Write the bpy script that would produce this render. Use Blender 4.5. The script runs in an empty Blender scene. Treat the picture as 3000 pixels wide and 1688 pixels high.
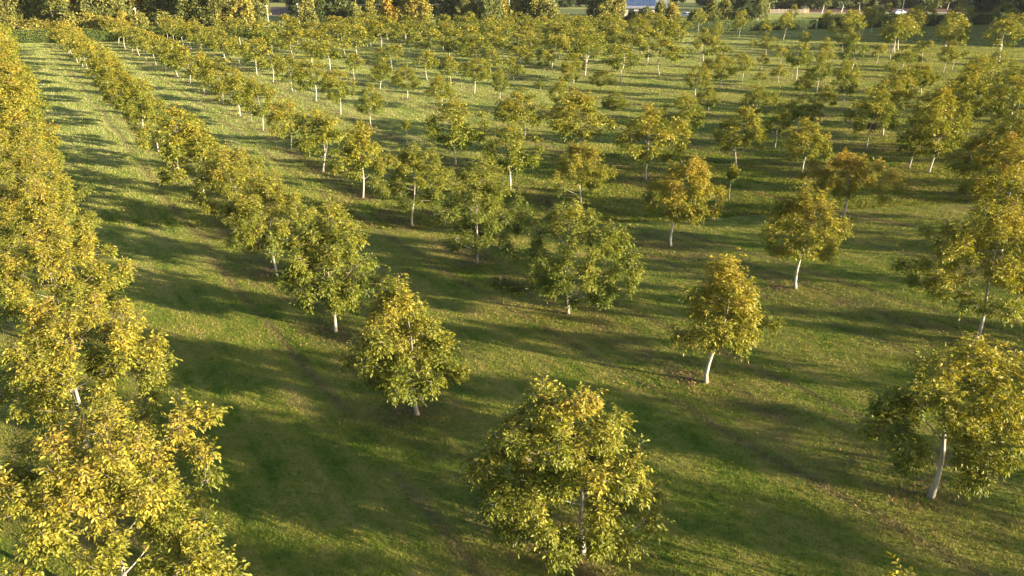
# An orchard of young walnut trees in low evening sun, seen from the air.
TER=[0.0002,0.0015,0.0051,0.0014,-0.0114,-0.0027,0.0113,0.0069,0.0013,0.0001,0.0003,0.0021,0.0049,-0.0055,-0.0193,0.011,0.0341,0.0168,0.003,0.0002,0.0002,0.0008,-0.0035,-0.0259,-0.0386,0.0042,0.0334,0.0168,0.003,0.0002,-0.0005,-0.0011,-0.0046,-0.0208,-0.034,-0.0119,0.0099,0.0068,0.0013,0.0001,-0.0023,-0.0055,-0.0029,0.0015,-0.0053,-0.0074,-0.0012,0.0007,0.0002,0.0,-0.0025,-0.0061,-0.0049,0.0025,0.0011,-0.0031,-0.0018,-0.0003,-0.0,0.0,-0.0025,0.0005,0.0013,0.001,-0.0011,-0.0022,-0.001,-0.0002,-0.0,-0.0,-0.0055,0.0012,0.0046,0.0023,-0.0001,-0.0006,-0.0003,-0.0,-0.0,-0.0,-0.0006,0.0007,0.002,0.0012,0.0002,-0.0001,-0.0,-0.0,-0.0,-0.0,0.0072,0.0041,0.0012,0.0003,0.0,0.0,-0.0,-0.0,-0.0,-0.0]
TREES=[
(-8.3,12.08,-0.63,4.41,5.61,1.08,0.34,0.54,'broad golden walnut tree filling the bottom left corner','walnut trees in the leftmost row',''),
(-12.46,18.3,-0.8,4.49,4.89,1.2,0.6,0.54,'golden walnut tree with outspread low branch,behind the bottom left corner tree','walnut trees in the leftmost row',''),
(-16.45,24.63,-0.93,4.95,4.56,1.08,0.0,0.537,'golden green walnut tree,third from the near end of the leftmost row','walnut trees in the leftmost row',''),
(-20.53,30.9,-0.99,4.81,4.44,1.08,0.0,0.5,'golden green walnut tree,fourth from the near end of the leftmost row','walnut trees in the leftmost row',''),
(-24.61,37.17,-0.98,4.59,4.32,1.08,0.0,0.507,'golden green walnut tree,fifth from the near end of the leftmost row','walnut trees in the leftmost row',''),
(-28.68,43.45,-0.89,4.76,4.2,1.08,0.0,0.483,'golden green walnut tree,sixth from the near end of the leftmost row','walnut trees in the leftmost row',''),
(-32.76,49.72,-0.75,4.58,4.08,1.08,0.0,0.55,'golden green walnut tree,seventh from the near end of the leftmost row','walnut trees in the leftmost row',''),
(-36.83,55.99,-0.6,4.87,3.96,1.08,0.0,0.496,'golden green walnut tree,eighth from the near end of the leftmost row','walnut trees in the leftmost row',''),
(-40.91,62.26,-0.47,4.77,3.96,1.08,0.0,0.548,'golden green walnut tree,ninth from the near end of the leftmost row','walnut trees in the leftmost row',''),
(-44.98,68.54,-0.38,4.99,3.84,1.08,0.0,0.539,'golden green walnut tree,tenth from the near end of the leftmost row','walnut trees in the leftmost row',''),
(-49.06,74.81,-0.32,4.75,3.84,1.08,0.0,0.515,'golden green walnut tree,eleventh from the near end of the leftmost row','walnut trees in the leftmost row',''),
(-53.13,81.08,-0.27,4.88,3.72,1.08,0.0,0.484,'golden green walnut tree,twelfth from the near end of the leftmost row','walnut trees in the leftmost row',''),
(-57.21,87.36,-0.23,4.83,3.48,1.08,0.0,0.499,'yellowing walnut tree,seventh from the hedge in the leftmost row','walnut trees in the leftmost row',''),
(-61.29,93.63,-0.2,4.98,3.48,1.08,0.0,0.484,'yellowing walnut tree,sixth from the hedge in the leftmost row','walnut trees in the leftmost row',''),
(-65.36,99.9,-0.16,4.89,3.48,1.08,0.0,0.541,'yellowing walnut tree,fifth from the hedge in the leftmost row','walnut trees in the leftmost row',''),
(-69.44,106.18,-0.14,4.67,3.48,1.08,0.0,0.543,'yellowing walnut tree,fourth from the hedge in the leftmost row','walnut trees in the leftmost row',''),
(-73.51,112.45,-0.11,4.98,3.48,1.08,0.0,0.481,'yellowing walnut tree,third from the hedge in the leftmost row','walnut trees in the leftmost row',''),
(-77.59,118.72,-0.09,4.9,3.48,1.08,0.0,0.48,'yellowing walnut tree,second from the hedge in the leftmost row','walnut trees in the leftmost row',''),
(-81.66,125.0,-0.06,4.8,3.48,1.08,0.0,0.511,'yellowing walnut tree,first from the hedge in the leftmost row','walnut trees in the leftmost row',''),
(5.46,7.98,-0.3,4.42,2.4,0.96,0.0,0.515,'walnut tree whose yellow top just pokes over the bottom right edge','walnut trees in the second row from the left',''),
(1.67,13.61,-0.52,4.41,4.19,0.6,-0.47,0.47,'large pale yellow-green walnut tree at bottom centre,nearest whole crown','walnut trees in the second row from the left',''),
(-2.98,20.04,-0.8,4.44,3.63,0.96,-0.24,0.5,'narrow two-topped walnut tree with white trunk,left of the bottom centre tree','walnut trees in the second row from the left',''),
(-6.96,26.37,-1.03,5.06,4.59,1.02,0.18,0.43,'round drooping walnut tree over brown soil,end of the solid second row','walnut trees in the second row from the left',''),
(-11.04,32.51,-1.19,4.68,4.32,1.08,0.0,0.45,'olive walnut tree with bent grey trunk,next behind the drooping end tree','walnut trees in the second row from the left',''),
(-15.11,38.78,-1.24,4.68,4.32,1.08,0.0,0.49,'bronze tinted wide walnut tree in the second row from the left','walnut trees in the second row from the left',''),
(-19.19,45.06,-1.18,4.68,4.08,1.08,0.0,0.49,'walnut tree,sixth from the near end of the second row from the left','walnut trees in the second row from the left',''),
(-23.26,51.33,-1.02,4.56,4.2,1.08,0.0,0.48,'walnut tree,seventh from the near end of the second row from the left','walnut trees in the second row from the left',''),
(-27.55,57.59,-0.82,4.32,2.88,1.56,0.0,0.44,'thin yellowish walnut tree at the break in the second row from left','walnut trees in the second row from the left',''),
(-31.7,64.41,-0.61,4.32,3.24,1.56,0.0,0.465,'walnut tree,ninth from the near end of the second row from the left','walnut trees in the second row from the left',''),
(-35.4,69.67,-0.48,4.44,3.6,1.56,0.0,0.48,'walnut tree,tenth from the near end of the second row from the left','walnut trees in the second row from the left',''),
(-39.57,76.42,-0.36,4.65,3.28,1.56,0.0,0.487,'walnut tree,eleventh from the near end of the second row from the left','walnut trees in the second row from the left',''),
(-43.64,82.69,-0.28,4.56,3.37,1.56,0.0,0.509,'walnut tree,twelfth from the near end of the second row from the left','walnut trees in the second row from the left',''),
(-47.72,88.97,-0.23,4.42,3.04,1.56,0.0,0.507,'walnut tree,thirteenth from the near end of the second row from the left','walnut trees in the second row from the left',''),
(-51.79,95.24,-0.19,4.25,3.38,1.56,0.0,0.507,'walnut tree,seventh from the hedge in the second row from the left','walnut trees in the second row from the left',''),
(-55.87,101.51,-0.15,4.38,3.45,1.56,0.0,0.485,'walnut tree,sixth from the hedge in the second row from the left','walnut trees in the second row from the left',''),
(-59.94,107.79,-0.12,4.39,3.45,1.56,0.0,0.494,'walnut tree,fifth from the hedge in the second row from the left','walnut trees in the second row from the left',''),
(-64.02,114.06,-0.09,4.54,3.32,1.56,0.0,0.522,'walnut tree,fourth from the hedge in the second row from the left','walnut trees in the second row from the left',''),
(-68.09,120.33,-0.07,4.68,3.4,1.56,0.0,0.515,'walnut tree,third from the hedge in the second row from the left','walnut trees in the second row from the left',''),
(-72.17,126.61,-0.05,4.27,3.87,1.56,0.0,0.577,'walnut tree,second from the hedge in the second row from the left','walnut trees in the second row from the left',''),
(-76.25,132.88,-0.02,4.39,3.76,1.56,0.0,0.559,'walnut tree,first from the hedge in the second row from the left','walnut trees in the second row from the left',''),
(10.57,15.28,-0.19,4.48,4.14,1.08,-0.05,0.5,'open-branched walnut tree with flared pale trunk at lower right edge','walnut trees in the third row from the left',''),
(6.43,21.53,-0.51,4.44,3.49,1.44,0.3,0.57,'orange-topped walnut tree on a bent white trunk,right of centre','walnut trees in the third row from the left',''),
(2.3,27.64,-0.84,4.6,5.21,0.84,-0.05,0.39,'broad green walnut tree at centre with long low left branch','walnut trees in the third row from the left',''),
(-1.71,34.09,-1.12,4.94,4.43,0.84,0.31,0.37,'deep green round walnut tree at centre,left of broader green tree','walnut trees in the third row from the left',''),
(-5.69,40.41,-1.29,4.56,4.18,1.2,0.21,0.44,'olive walnut tree with straight white trunk,left of centre','walnut trees in the third row from the left',''),
(-9.59,46.38,-1.31,4.6,3.34,1.56,0.22,0.5,'walnut tree with bent pale trunk and rusty left side,left of centre','walnut trees in the third row from the left',''),
(-13.62,52.65,-1.21,4.4,3.86,1.44,-0.1,0.45,'green-gold walnut tree beside sparse brown tree,left of centre','walnut trees in the third row from the left',''),
(-17.71,59.37,-1.0,4.0,2.7,1.8,-0.29,0.55,'sparse brownish walnut tree with thin leaves,left of centre','walnut trees in the third row from the left',''),
(-21.89,65.74,-0.76,4.54,2.64,1.68,0.0,0.483,'small walnut tree with bare white trunk,ninth in the third row from left','walnut trees in the third row from the left',''),
(-25.87,71.7,-0.55,4.08,3.35,1.68,0.0,0.499,'small walnut tree with bare white trunk,tenth in the third row from left','walnut trees in the third row from the left',''),
(-29.66,77.72,-0.4,4.53,3.78,1.68,0.0,0.478,'small walnut tree with bare white trunk,eleventh in the third row from left','walnut trees in the third row from the left',''),
(-34.04,84.43,-0.27,4.55,3.16,1.68,0.0,0.513,'small walnut tree with bare white trunk,twelfth in the third row from left','walnut trees in the third row from the left',''),
(-37.94,90.18,-0.2,4.16,3.34,1.68,0.0,0.46,'small walnut tree with bare white trunk,thirteenth in the third row from left','walnut trees in the third row from the left',''),
(-42.1,96.88,-0.15,4.49,3.7,1.68,0.0,0.465,'small walnut tree with bare white trunk,fourteenth in the third row from left','walnut trees in the third row from the left',''),
(-46.23,102.91,-0.11,4.33,3.22,1.68,0.0,0.489,'small walnut tree on white trunk,eighth from the hedge in the third row','walnut trees in the third row from the left',''),
(-50.51,109.76,-0.07,4.35,3.09,1.68,0.0,0.516,'small walnut tree on white trunk,seventh from the hedge in the third row','walnut trees in the third row from the left',''),
(-55.06,116.72,-0.04,4.21,3.38,1.68,0.0,0.459,'small walnut tree on white trunk,sixth from the hedge in the third row','walnut trees in the third row from the left',''),
(-58.55,122.08,-0.02,4.08,3.16,1.68,0.0,0.504,'small walnut tree on white trunk,fifth from the hedge in the third row','walnut trees in the third row from the left',''),
(-62.68,128.5,-0.01,4.53,3.75,1.68,0.0,0.514,'small walnut tree on white trunk,fourth from the hedge in the third row','walnut trees in the third row from the left',''),
(-66.03,133.14,0.01,4.3,3.56,1.68,0.0,0.54,'small walnut tree on white trunk,third from the hedge in the third row','walnut trees in the third row from the left',''),
(-70.53,140.02,0.03,4.24,3.67,1.68,0.0,0.508,'small walnut tree on white trunk,second from the hedge in the third row','walnut trees in the third row from the left',''),
(-76.47,149.82,0.07,4.37,3.62,1.68,0.0,0.515,'small walnut tree on white trunk,first from the hedge in the third row','walnut trees in the third row from the left',''),
(16.37,23.43,0.02,4.64,4.87,1.2,-0.14,0.52,'tall dense walnut tree with dark left side at the right edge','walnut trees in the fourth row from the left',''),
(12.06,29.19,-0.36,4.42,3.89,1.32,0.14,0.54,'lopsided gold walnut tree with white trunk below the orange tree','walnut trees in the fourth row from the left',''),
(8.03,35.53,-0.74,4.43,3.82,1.44,0.38,0.59,'bronze and yellow walnut tree on slim white trunk,right of centre','walnut trees in the fourth row from the left',''),
(4.13,42.49,-1.04,3.97,3.67,1.2,-0.03,0.515,'yellow walnut tree standing just behind the broad green centre tree','walnut trees in the fourth row from the left',''),
(-0.11,47.76,-1.2,4.23,3.58,1.2,0.31,0.41,'bright green-yellow walnut tree above the deep green centre tree','walnut trees in the fourth row from the left',''),
(-4.21,54.55,-1.2,4.75,4.39,1.32,0.14,0.44,'wide green walnut tree with dark underside in the middle distance','walnut trees in the fourth row from the left',''),
(-8.6,60.91,-1.06,1.92,0.84,1.08,0.0,0.39,'tiny staked sapling in the dark shade between two green walnut trees','saplings','sap'),
(-12.78,67.9,-0.81,3.81,2.23,2.04,0.35,0.44,'small walnut tree on tall thin white trunk beside open grass','walnut trees in the fourth row from the left',''),
(-16.59,72.99,-0.62,4.34,2.61,1.92,0.16,0.465,'small walnut tree on crooked white trunk,upper left of centre','walnut trees in the fourth row from the left',''),
(-20.63,79.76,-0.41,4.29,3.38,1.68,0.0,0.445,'small walnut tree with white trunk,tenth in the fourth row from left','walnut trees in the fourth row from the left',''),
(-24.71,85.89,-0.26,3.98,2.99,1.68,0.0,0.46,'small walnut tree with white trunk,eleventh in the fourth row from left','walnut trees in the fourth row from the left',''),
(-28.84,92.5,-0.16,4.06,2.92,1.68,0.0,0.46,'small walnut tree with white trunk,twelfth in the fourth row from left','walnut trees in the fourth row from the left',''),
(-32.76,98.81,-0.09,4.25,3.52,1.68,0.0,0.469,'small walnut tree with white trunk,thirteenth in the fourth row from left','walnut trees in the fourth row from the left',''),
(-36.92,104.69,-0.05,4.14,3.18,1.68,0.0,0.493,'small walnut tree with white trunk,fourteenth in the fourth row from left','walnut trees in the fourth row from the left',''),
(-41.03,110.94,-0.01,4.34,3.56,1.68,0.0,0.471,'little walnut tree on white trunk,eighth from the hedge in the fourth row','walnut trees in the fourth row from the left',''),
(-45.23,117.58,0.02,4.3,3.13,1.68,0.0,0.503,'little walnut tree on white trunk,seventh from the hedge in the fourth row','walnut trees in the fourth row from the left',''),
(-49.29,123.57,0.03,4.07,3.51,1.68,0.0,0.48,'little walnut tree on white trunk,sixth from the hedge in the fourth row','walnut trees in the fourth row from the left',''),
(-53.32,129.64,0.05,4.31,3.27,1.68,0.0,0.467,'little walnut tree on white trunk,fifth from the hedge in the fourth row','walnut trees in the fourth row from the left',''),
(-57.19,135.68,0.06,4.2,2.92,1.68,0.0,0.448,'little walnut tree on white trunk,fourth from the hedge in the fourth row','walnut trees in the fourth row from the left',''),
(-61.41,142.24,0.08,4.21,3.22,1.68,0.0,0.503,'little walnut tree on white trunk,third from the hedge in the fourth row','walnut trees in the fourth row from the left',''),
(-64.51,146.47,0.09,3.97,3.28,1.68,0.0,0.479,'little walnut tree on white trunk,second from the hedge in the fourth row','walnut trees in the fourth row from the left',''),
(-71.12,158.28,0.11,4.25,3.41,1.68,0.0,0.482,'little walnut tree on white trunk,first from the hedge in the fourth row','walnut trees in the fourth row from the left',''),
(17.82,38.41,-0.17,3.51,4.61,1.2,0.12,0.64,'brightest orange walnut tree,right of centre in front of green one','walnut trees in the middle distance',''),
(9.02,49.07,-0.86,4.82,4.06,1.2,0.21,0.54,'conical golden walnut tree behind the bronze one,right of centre','walnut trees in the middle distance',''),
(5.22,56.25,-0.98,4.7,5.05,1.08,0.06,0.515,'wide gold walnut tree at centre right,behind the yellow one','walnut trees in the middle distance',''),
(1.08,63.32,-0.93,4.04,4.58,1.2,0.01,0.515,'spreading orange-yellow walnut tree above centre with dark left side','walnut trees in the middle distance',''),
(-7.06,75.58,-0.6,3.48,2.7,1.92,-0.06,0.49,'small walnut tree on long thin trunk,above the wide green tree','walnut trees in the middle distance',''),
(-11.25,81.61,-0.41,3.51,2.86,1.8,0.29,0.47,'small round walnut tree with slim trunk,fifth row from the left','walnut trees in the middle distance',''),
(-15.12,87.44,-0.26,3.59,2.9,1.68,-0.21,0.45,'walnut tree with curved white trunk at left of the dense far block','walnut trees in the middle distance',''),
(-19.3,93.87,-0.14,3.03,2.07,1.68,0.11,0.44,'walnut tree with short white trunk at left corner of dense block','walnut trees in the middle distance',''),
(-4.18,84.9,-0.35,3.75,3.08,1.8,-0.09,0.45,'dark-centred walnut tree with straight white trunk,upper centre','walnut trees in the middle distance',''),
(-1.26,80.74,-0.46,3.24,1.79,1.56,0.02,0.415,'slim green walnut tree with white trunk base,upper centre','walnut trees in the middle distance',''),
(-7.15,89.55,-0.25,3.36,2.37,1.68,0.05,0.465,'walnut tree on leaning white trunk,upper centre','walnut trees in the middle distance',''),
(-10.4,94.28,-0.16,3.41,2.7,1.68,0.36,0.465,'walnut tree with trunk half hidden,upper left of centre','walnut trees in the middle distance',''),
(0.21,90.95,-0.24,3.03,2.41,1.8,0.2,0.45,'walnut tree on thin curved trunk,above orange-yellow tree','walnut trees in the middle distance',''),
(-2.73,96.18,-0.16,3.23,2.2,1.68,0.03,0.465,'walnut tree with bare pole trunk,upper centre edge of block','walnut trees in the middle distance',''),
(-16.0,103.0,-0.04,3.13,3.16,1.68,0.0,0.465,'walnut tree at front edge of the dense far block','walnut trees in the middle distance',''),
(1.21,100.35,-0.12,3.23,2.65,1.68,0.12,0.475,'walnut tree with faint trunk behind curved trunk tree','walnut trees in the middle distance',''),
(4.21,96.32,-0.18,3.24,2.12,1.92,-0.18,0.45,'thin walnut tree on tall grey trunk over striped grass','walnut trees in the middle distance',''),
(3.15,86.76,-0.32,1.11,1.23,0.72,-0.23,0.415,'young short walnut sapling with one leafy tuft on pale stem,upper centre','walnut trees in the middle distance',''),
(6.74,87.46,-0.31,3.07,1.93,1.92,0.03,0.5,'walnut tree on thin straight trunk,first of two close together','walnut trees in the middle distance',''),
(7.4,92.07,-0.24,3.3,2.44,1.68,0.11,0.49,'walnut tree just behind the first of two close together','walnut trees in the middle distance',''),
(4.69,72.87,-0.64,3.21,2.54,1.8,0.22,0.465,'small walnut tree on short bent trunk between two gold trees','walnut trees in the middle distance',''),
(10.19,86.2,-0.32,2.3,3.05,1.2,-0.29,0.43,'low green walnut tree on dark striped grass,right of centre','walnut trees in the middle distance',''),
(9.73,71.19,-0.61,2.46,2.55,1.2,-0.19,0.43,'green walnut tree behind wide gold tree,right of centre','walnut trees in the middle distance',''),
(13.5,58.99,-0.65,3.97,3.26,1.56,0.07,0.44,'green walnut tree with short pale trunk beside conical golden tree','walnut trees in the middle distance',''),
(15.72,51.54,-0.53,3.95,3.39,1.92,0.02,0.5,'walnut tree on crooked S-shaped white trunk,right of centre','walnut trees in the middle distance',''),
(20.13,56.71,-0.35,3.37,1.8,1.68,-0.14,0.49,'narrow walnut tree on slanted white trunk,right of crooked one','walnut trees in the middle distance',''),
(18.87,47.4,-0.29,3.7,2.83,1.92,-0.0,0.52,'walnut tree on long dark trunk left of the orange tree','walnut trees in the middle distance',''),
(18.69,71.86,-0.41,2.48,1.93,2.04,-0.26,0.47,'small round walnut tree on straight pale trunk,upper right','walnut trees in the middle distance',''),
(19.66,81.34,-0.31,3.37,2.53,1.92,-0.02,0.49,'slim walnut tree on straight trunk at end of a light strip','walnut trees in the middle distance',''),
(23.68,87.07,-0.22,3.95,3.27,1.92,0.05,0.5,'wide walnut tree on leaning trunk over pale grass strip','walnut trees in the middle distance',''),
(27.63,92.1,-0.17,3.23,2.64,1.8,0.04,0.49,'walnut tree on slanted thin trunk,upper right','walnut trees in the middle distance',''),
(28.88,89.45,-0.17,1.5,1.46,0.96,-0.43,0.465,'tiny umbrella-shaped walnut tree on pale grass strip','walnut trees in the middle distance',''),
(31.84,91.29,-0.14,2.12,1.93,1.44,-0.24,0.515,'thin brownish sapling tree with wispy leaves,upper right','walnut trees in the middle distance',''),
(38.33,110.38,-0.07,2.3,1.69,1.2,-0.33,0.565,'reddish young tree with forked stem,upper right','walnut trees in the middle distance',''),
(34.62,93.55,-0.12,4.22,2.97,2.88,-0.22,0.43,'walnut tree with very tall straight trunk,upper right','walnut trees in the middle distance',''),
(32.98,82.53,-0.13,4.46,2.56,1.92,-0.49,0.42,'dense dark green walnut tree on thin straight trunk,upper right','walnut trees in the middle distance',''),
(31.09,82.2,-0.15,2.06,2.19,1.44,-0.18,0.49,'sparse walnut tree with gold tip in front of dense dark one','walnut trees in the middle distance',''),
(31.85,72.9,-0.1,4.55,2.6,1.92,-0.07,0.44,'tall walnut tree on bent grey trunk,right middle','walnut trees in the middle distance',''),
(27.72,67.24,-0.15,3.07,1.9,1.56,0.12,0.45,'green walnut tree with dark trunk foot,right middle','walnut trees in the middle distance',''),
(24.19,62.95,-0.23,2.84,3.26,1.68,-0.82,0.48,'gold and green walnut tree with thin grey trunk,right middle','walnut trees in the middle distance',''),
(21.26,65.71,-0.35,3.41,2.72,1.68,-0.19,0.43,'spire-topped dark green walnut tree,right middle','walnut trees in the middle distance',''),
(43.33,106.56,-0.07,2.63,2.1,1.68,-0.31,0.54,'small rusty walnut tree over bright grass,upper right','walnut trees in the middle distance',''),
(43.59,99.09,-0.07,4.74,2.74,1.44,0.03,0.35,'yellow-green poplar-like pointed tree,upper right','walnut trees in the middle distance',''),
(39.49,120.94,-0.05,2.86,3.17,1.8,-0.22,0.45,'walnut tree with dark left side and white stem,far right field','walnut trees in the middle distance',''),
(32.13,118.6,-0.06,2.31,3.11,1.68,0.72,0.45,'walnut tree left of the far lawn,with white stem','walnut trees in the middle distance',''),
(26.46,107.38,-0.11,3.95,4.24,1.56,-0.85,0.465,'bushy walnut tree at right end of the dense block','walnut trees in the middle distance',''),
(34.0,104.9,-0.1,1.92,1.61,1.44,-0.12,0.5,'thin young tree on the striped far lawn','walnut trees in the middle distance',''),
(40.08,130.12,-0.03,1.71,1.42,1.2,-0.33,0.465,'very slim sapling on the striped far lawn','walnut trees in the middle distance',''),
(52.05,110.45,-0.04,2.72,2.18,1.56,-0.52,0.49,'small walnut tree with bare stem on bright far lawn','walnut trees in the middle distance',''),
(47.23,95.87,-0.05,1.93,1.48,1.44,-0.59,0.44,'small dim walnut tree with grey stem,far right','walnut trees in the middle distance',''),
(50.41,99.91,-0.04,3.4,2.63,1.68,-0.45,0.44,'dark umbrella-shaped walnut tree with white stem,far right','walnut trees in the middle distance',''),
(54.74,105.44,-0.03,2.25,2.31,1.2,-0.51,0.465,'low walnut tree touching umbrella-shaped one,far right','walnut trees in the middle distance',''),
(60.34,113.81,-0.02,2.8,2.49,1.44,-0.47,0.45,'walnut tree with flat side branches,far right','walnut trees in the middle distance',''),
(56.48,100.83,-0.03,3.1,2.21,1.2,-0.12,0.45,'walnut tree on slanted double stem,far right','walnut trees in the middle distance',''),
(59.19,103.77,-0.02,3.61,2.96,1.56,-0.23,0.48,'wide walnut tree with grey stem,far right','walnut trees in the middle distance',''),
(60.86,97.52,-0.01,2.88,2.14,1.68,0.13,0.48,'small gold walnut tree on strongly slanted white stem,far right','walnut trees in the middle distance',''),
(43.05,82.0,-0.02,3.18,3.71,1.44,0.85,0.45,'spreading walnut tree with slanted stem,right','walnut trees in the middle distance',''),
(43.85,81.69,-0.01,3.03,2.35,1.32,0.67,0.47,'walnut tree joined to spreading one,right','walnut trees in the middle distance',''),
(62.69,127.5,-0.01,4.95,4.72,1.44,0.95,0.47,'tall walnut tree at foot of the long far right cluster','walnut trees in the middle distance',''),
(62.57,128.07,-0.01,3.61,2.79,1.44,0.1,0.45,'leaning walnut tree beside the long far right cluster','walnut trees in the middle distance',''),
(74.0,132.71,-0.0,4.66,4.04,1.56,0.67,0.48,'tall walnut tree in the shaded corner of the far lawn','walnut trees in the middle distance',''),
(30.93,63.4,-0.01,2.26,2.14,1.44,-1.19,0.46,'green-gold walnut tree with slim white stem at right','walnut trees in the middle distance',''),
(26.29,48.52,0.11,2.33,2.22,1.44,-1.55,0.42,'bright green walnut tree behind the orange one,right','walnut trees in the middle distance',''),
(29.93,53.93,0.15,2.46,1.71,1.32,-0.94,0.5,'walnut tree with gold crown,above the bright green one at right','walnut trees in the middle distance',''),
(26.55,41.54,0.3,3.21,2.21,1.2,-0.9,0.55,'orange walnut tree with slanted trunk near the right edge','walnut trees in the middle distance',''),
(33.01,49.66,0.39,3.18,2.83,1.44,-0.75,0.48,'walnut tree with short white trunk near the right edge','walnut trees in the middle distance',''),
(31.59,48.61,0.36,2.39,1.77,1.2,-0.9,0.53,'gold walnut tree wedged between two trees near right edge','walnut trees in the middle distance',''),
(12.91,42.76,-0.58,2.04,0.84,1.32,0.0,0.415,'lone sapling with bushy tuft on a pale post,right of centre','saplings','sap'),
(-23.75,68.59,-0.66,1.68,0.72,1.08,0.0,0.415,'young sapling on thin pale stake among white trunks at left','saplings','sap'),
(26.84,47.06,0.18,4.32,3.48,1.44,0.0,0.49,'gold walnut tree at the near end of the slanting row at right','walnut trees in the slanting row at right',''),
(30.76,54.19,0.18,4.32,3.48,1.44,0.0,0.515,'orange-gold walnut tree,second in the slanting row at right','walnut trees in the slanting row at right',''),
(33.46,57.58,0.19,4.32,3.48,1.44,0.0,0.5,'walnut tree,third in the slanting row at right','walnut trees in the slanting row at right',''),
(36.58,61.96,0.18,4.32,3.48,1.44,0.0,0.49,'walnut tree,fourth in the slanting row at right','walnut trees in the slanting row at right',''),
(40.68,67.85,0.14,4.32,3.48,1.44,0.0,0.47,'walnut tree,fifth in the slanting row at right','walnut trees in the slanting row at right',''),
(45.69,74.97,0.08,4.32,3.48,1.44,0.0,0.46,'walnut tree at the far end of the slanting row at right','walnut trees in the slanting row at right',''),
(34.5,68.11,0.01,4.32,2.88,1.44,0.0,0.49,'gold walnut tree left of the slanting row,right side','walnut trees in the slanting row at right',''),
(29.76,59.86,0.02,4.32,3.12,1.44,0.0,0.515,'orange-tipped walnut tree lower left of the slanting row','walnut trees in the slanting row at right',''),
(26.12,54.41,-0.03,4.32,3.12,1.44,0.0,0.45,'dark green walnut tree left of the slanting row foot','walnut trees in the slanting row at right',''),
(43.05,65.09,0.23,4.8,3.84,1.44,0.0,0.45,'dark green walnut tree at the right edge,topmost of its stack','walnut trees along the far right edge',''),
(36.65,55.18,0.36,4.8,3.6,1.44,0.0,0.49,'walnut tree at the right edge,second from top of its stack','walnut trees along the far right edge',''),
(23.23,34.24,0.28,4.8,3.72,1.44,0.0,0.57,'rust-coloured walnut tree at the right edge above the tall dense one','walnut trees along the far right edge',''),
(21.53,30.72,0.24,4.8,3.72,1.44,0.0,0.57,'reddish gold walnut tree with bare twigs at the right edge','walnut trees along the far right edge',''),
(27.93,40.62,0.41,4.8,3.48,1.44,0.0,0.49,'green-gold walnut tree cut by the right edge','walnut trees along the far right edge',''),
(84.81,180.37,-0.0,5.52,4.08,1.44,0.0,0.445,'walnut tree in the leaning cluster that crosses the hedge,far right','walnut trees in the leaning cluster that crosses the hedge,far right',''),
(77.72,169.73,-0.0,5.52,4.56,1.44,0.0,0.46,'walnut tree in the leaning cluster that crosses the hedge,far right','walnut trees in the leaning cluster that crosses the hedge,far right',''),
(70.44,158.06,-0.0,5.52,5.04,1.44,0.0,0.475,'walnut tree in the leaning cluster that crosses the hedge,far right','walnut trees in the leaning cluster that crosses the hedge,far right',''),
(63.3,145.99,-0.0,5.52,4.08,1.44,0.0,0.49,'walnut tree in the leaning cluster that crosses the hedge,far right','walnut trees in the leaning cluster that crosses the hedge,far right',''),
(57.47,135.67,-0.01,5.52,4.56,1.44,0.0,0.445,'walnut tree in the leaning cluster that crosses the hedge,far right','walnut trees in the leaning cluster that crosses the hedge,far right',''),
(93.52,180.37,-0.0,5.52,5.04,1.44,0.0,0.46,'walnut tree in the leaning cluster before the dark hedge,far right','walnut trees in the leaning cluster before the dark hedge,far right',''),
(83.07,162.53,-0.0,5.52,4.08,1.44,0.0,0.475,'walnut tree in the leaning cluster before the dark hedge,far right','walnut trees in the leaning cluster before the dark hedge,far right',''),
(73.41,145.96,-0.0,5.52,4.56,1.44,0.0,0.49,'walnut tree in the leaning cluster before the dark hedge,far right','walnut trees in the leaning cluster before the dark hedge,far right',''),
(64.92,130.95,-0.01,5.52,5.04,1.44,0.0,0.445,'walnut tree in the leaning cluster before the dark hedge,far right','walnut trees in the leaning cluster before the dark hedge,far right',''),
(57.92,118.77,-0.02,5.52,4.08,1.44,0.0,0.46,'walnut tree in the leaning cluster before the dark hedge,far right','walnut trees in the leaning cluster before the dark hedge,far right',''),
(102.86,180.37,-0.0,5.52,4.56,1.44,0.0,0.475,'walnut tree in the upright cluster on the shaded lawn,far right','walnut trees in the upright cluster on the shaded lawn,far right',''),
(88.12,155.89,-0.0,5.52,5.04,1.44,0.0,0.49,'walnut tree in the upright cluster on the shaded lawn,far right','walnut trees in the upright cluster on the shaded lawn,far right',''),
(75.65,134.76,-0.0,5.52,4.08,1.44,0.0,0.445,'walnut tree in the upright cluster on the shaded lawn,far right','walnut trees in the upright cluster on the shaded lawn,far right',''),
(66.24,118.64,-0.01,5.52,4.56,1.44,0.0,0.46,'walnut tree in the upright cluster on the shaded lawn,far right','walnut trees in the upright cluster on the shaded lawn,far right',''),
(112.82,180.37,-0.0,5.52,5.04,1.44,0.0,0.475,'walnut tree in the last upright stack beside the right edge,far back','walnut trees in the last upright stack beside the right edge,far back',''),
(95.8,152.77,-0.0,5.52,4.08,1.44,0.0,0.49,'walnut tree in the last upright stack beside the right edge,far back','walnut trees in the last upright stack beside the right edge,far back',''),
(82.23,130.86,-0.0,5.52,4.56,1.44,0.0,0.445,'walnut tree in the last upright stack beside the right edge,far back','walnut trees in the last upright stack beside the right edge,far back',''),
(70.89,112.67,-0.01,5.52,5.04,1.44,0.0,0.46,'walnut tree in the last upright stack beside the right edge,far back','walnut trees in the last upright stack beside the right edge,far back',''),
(64.12,160.27,-0.0,4.8,2.88,1.44,0.0,0.465,'walnut tree hiding part of the hedge,right of two others','walnut trees along the far right edge',''),
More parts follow.
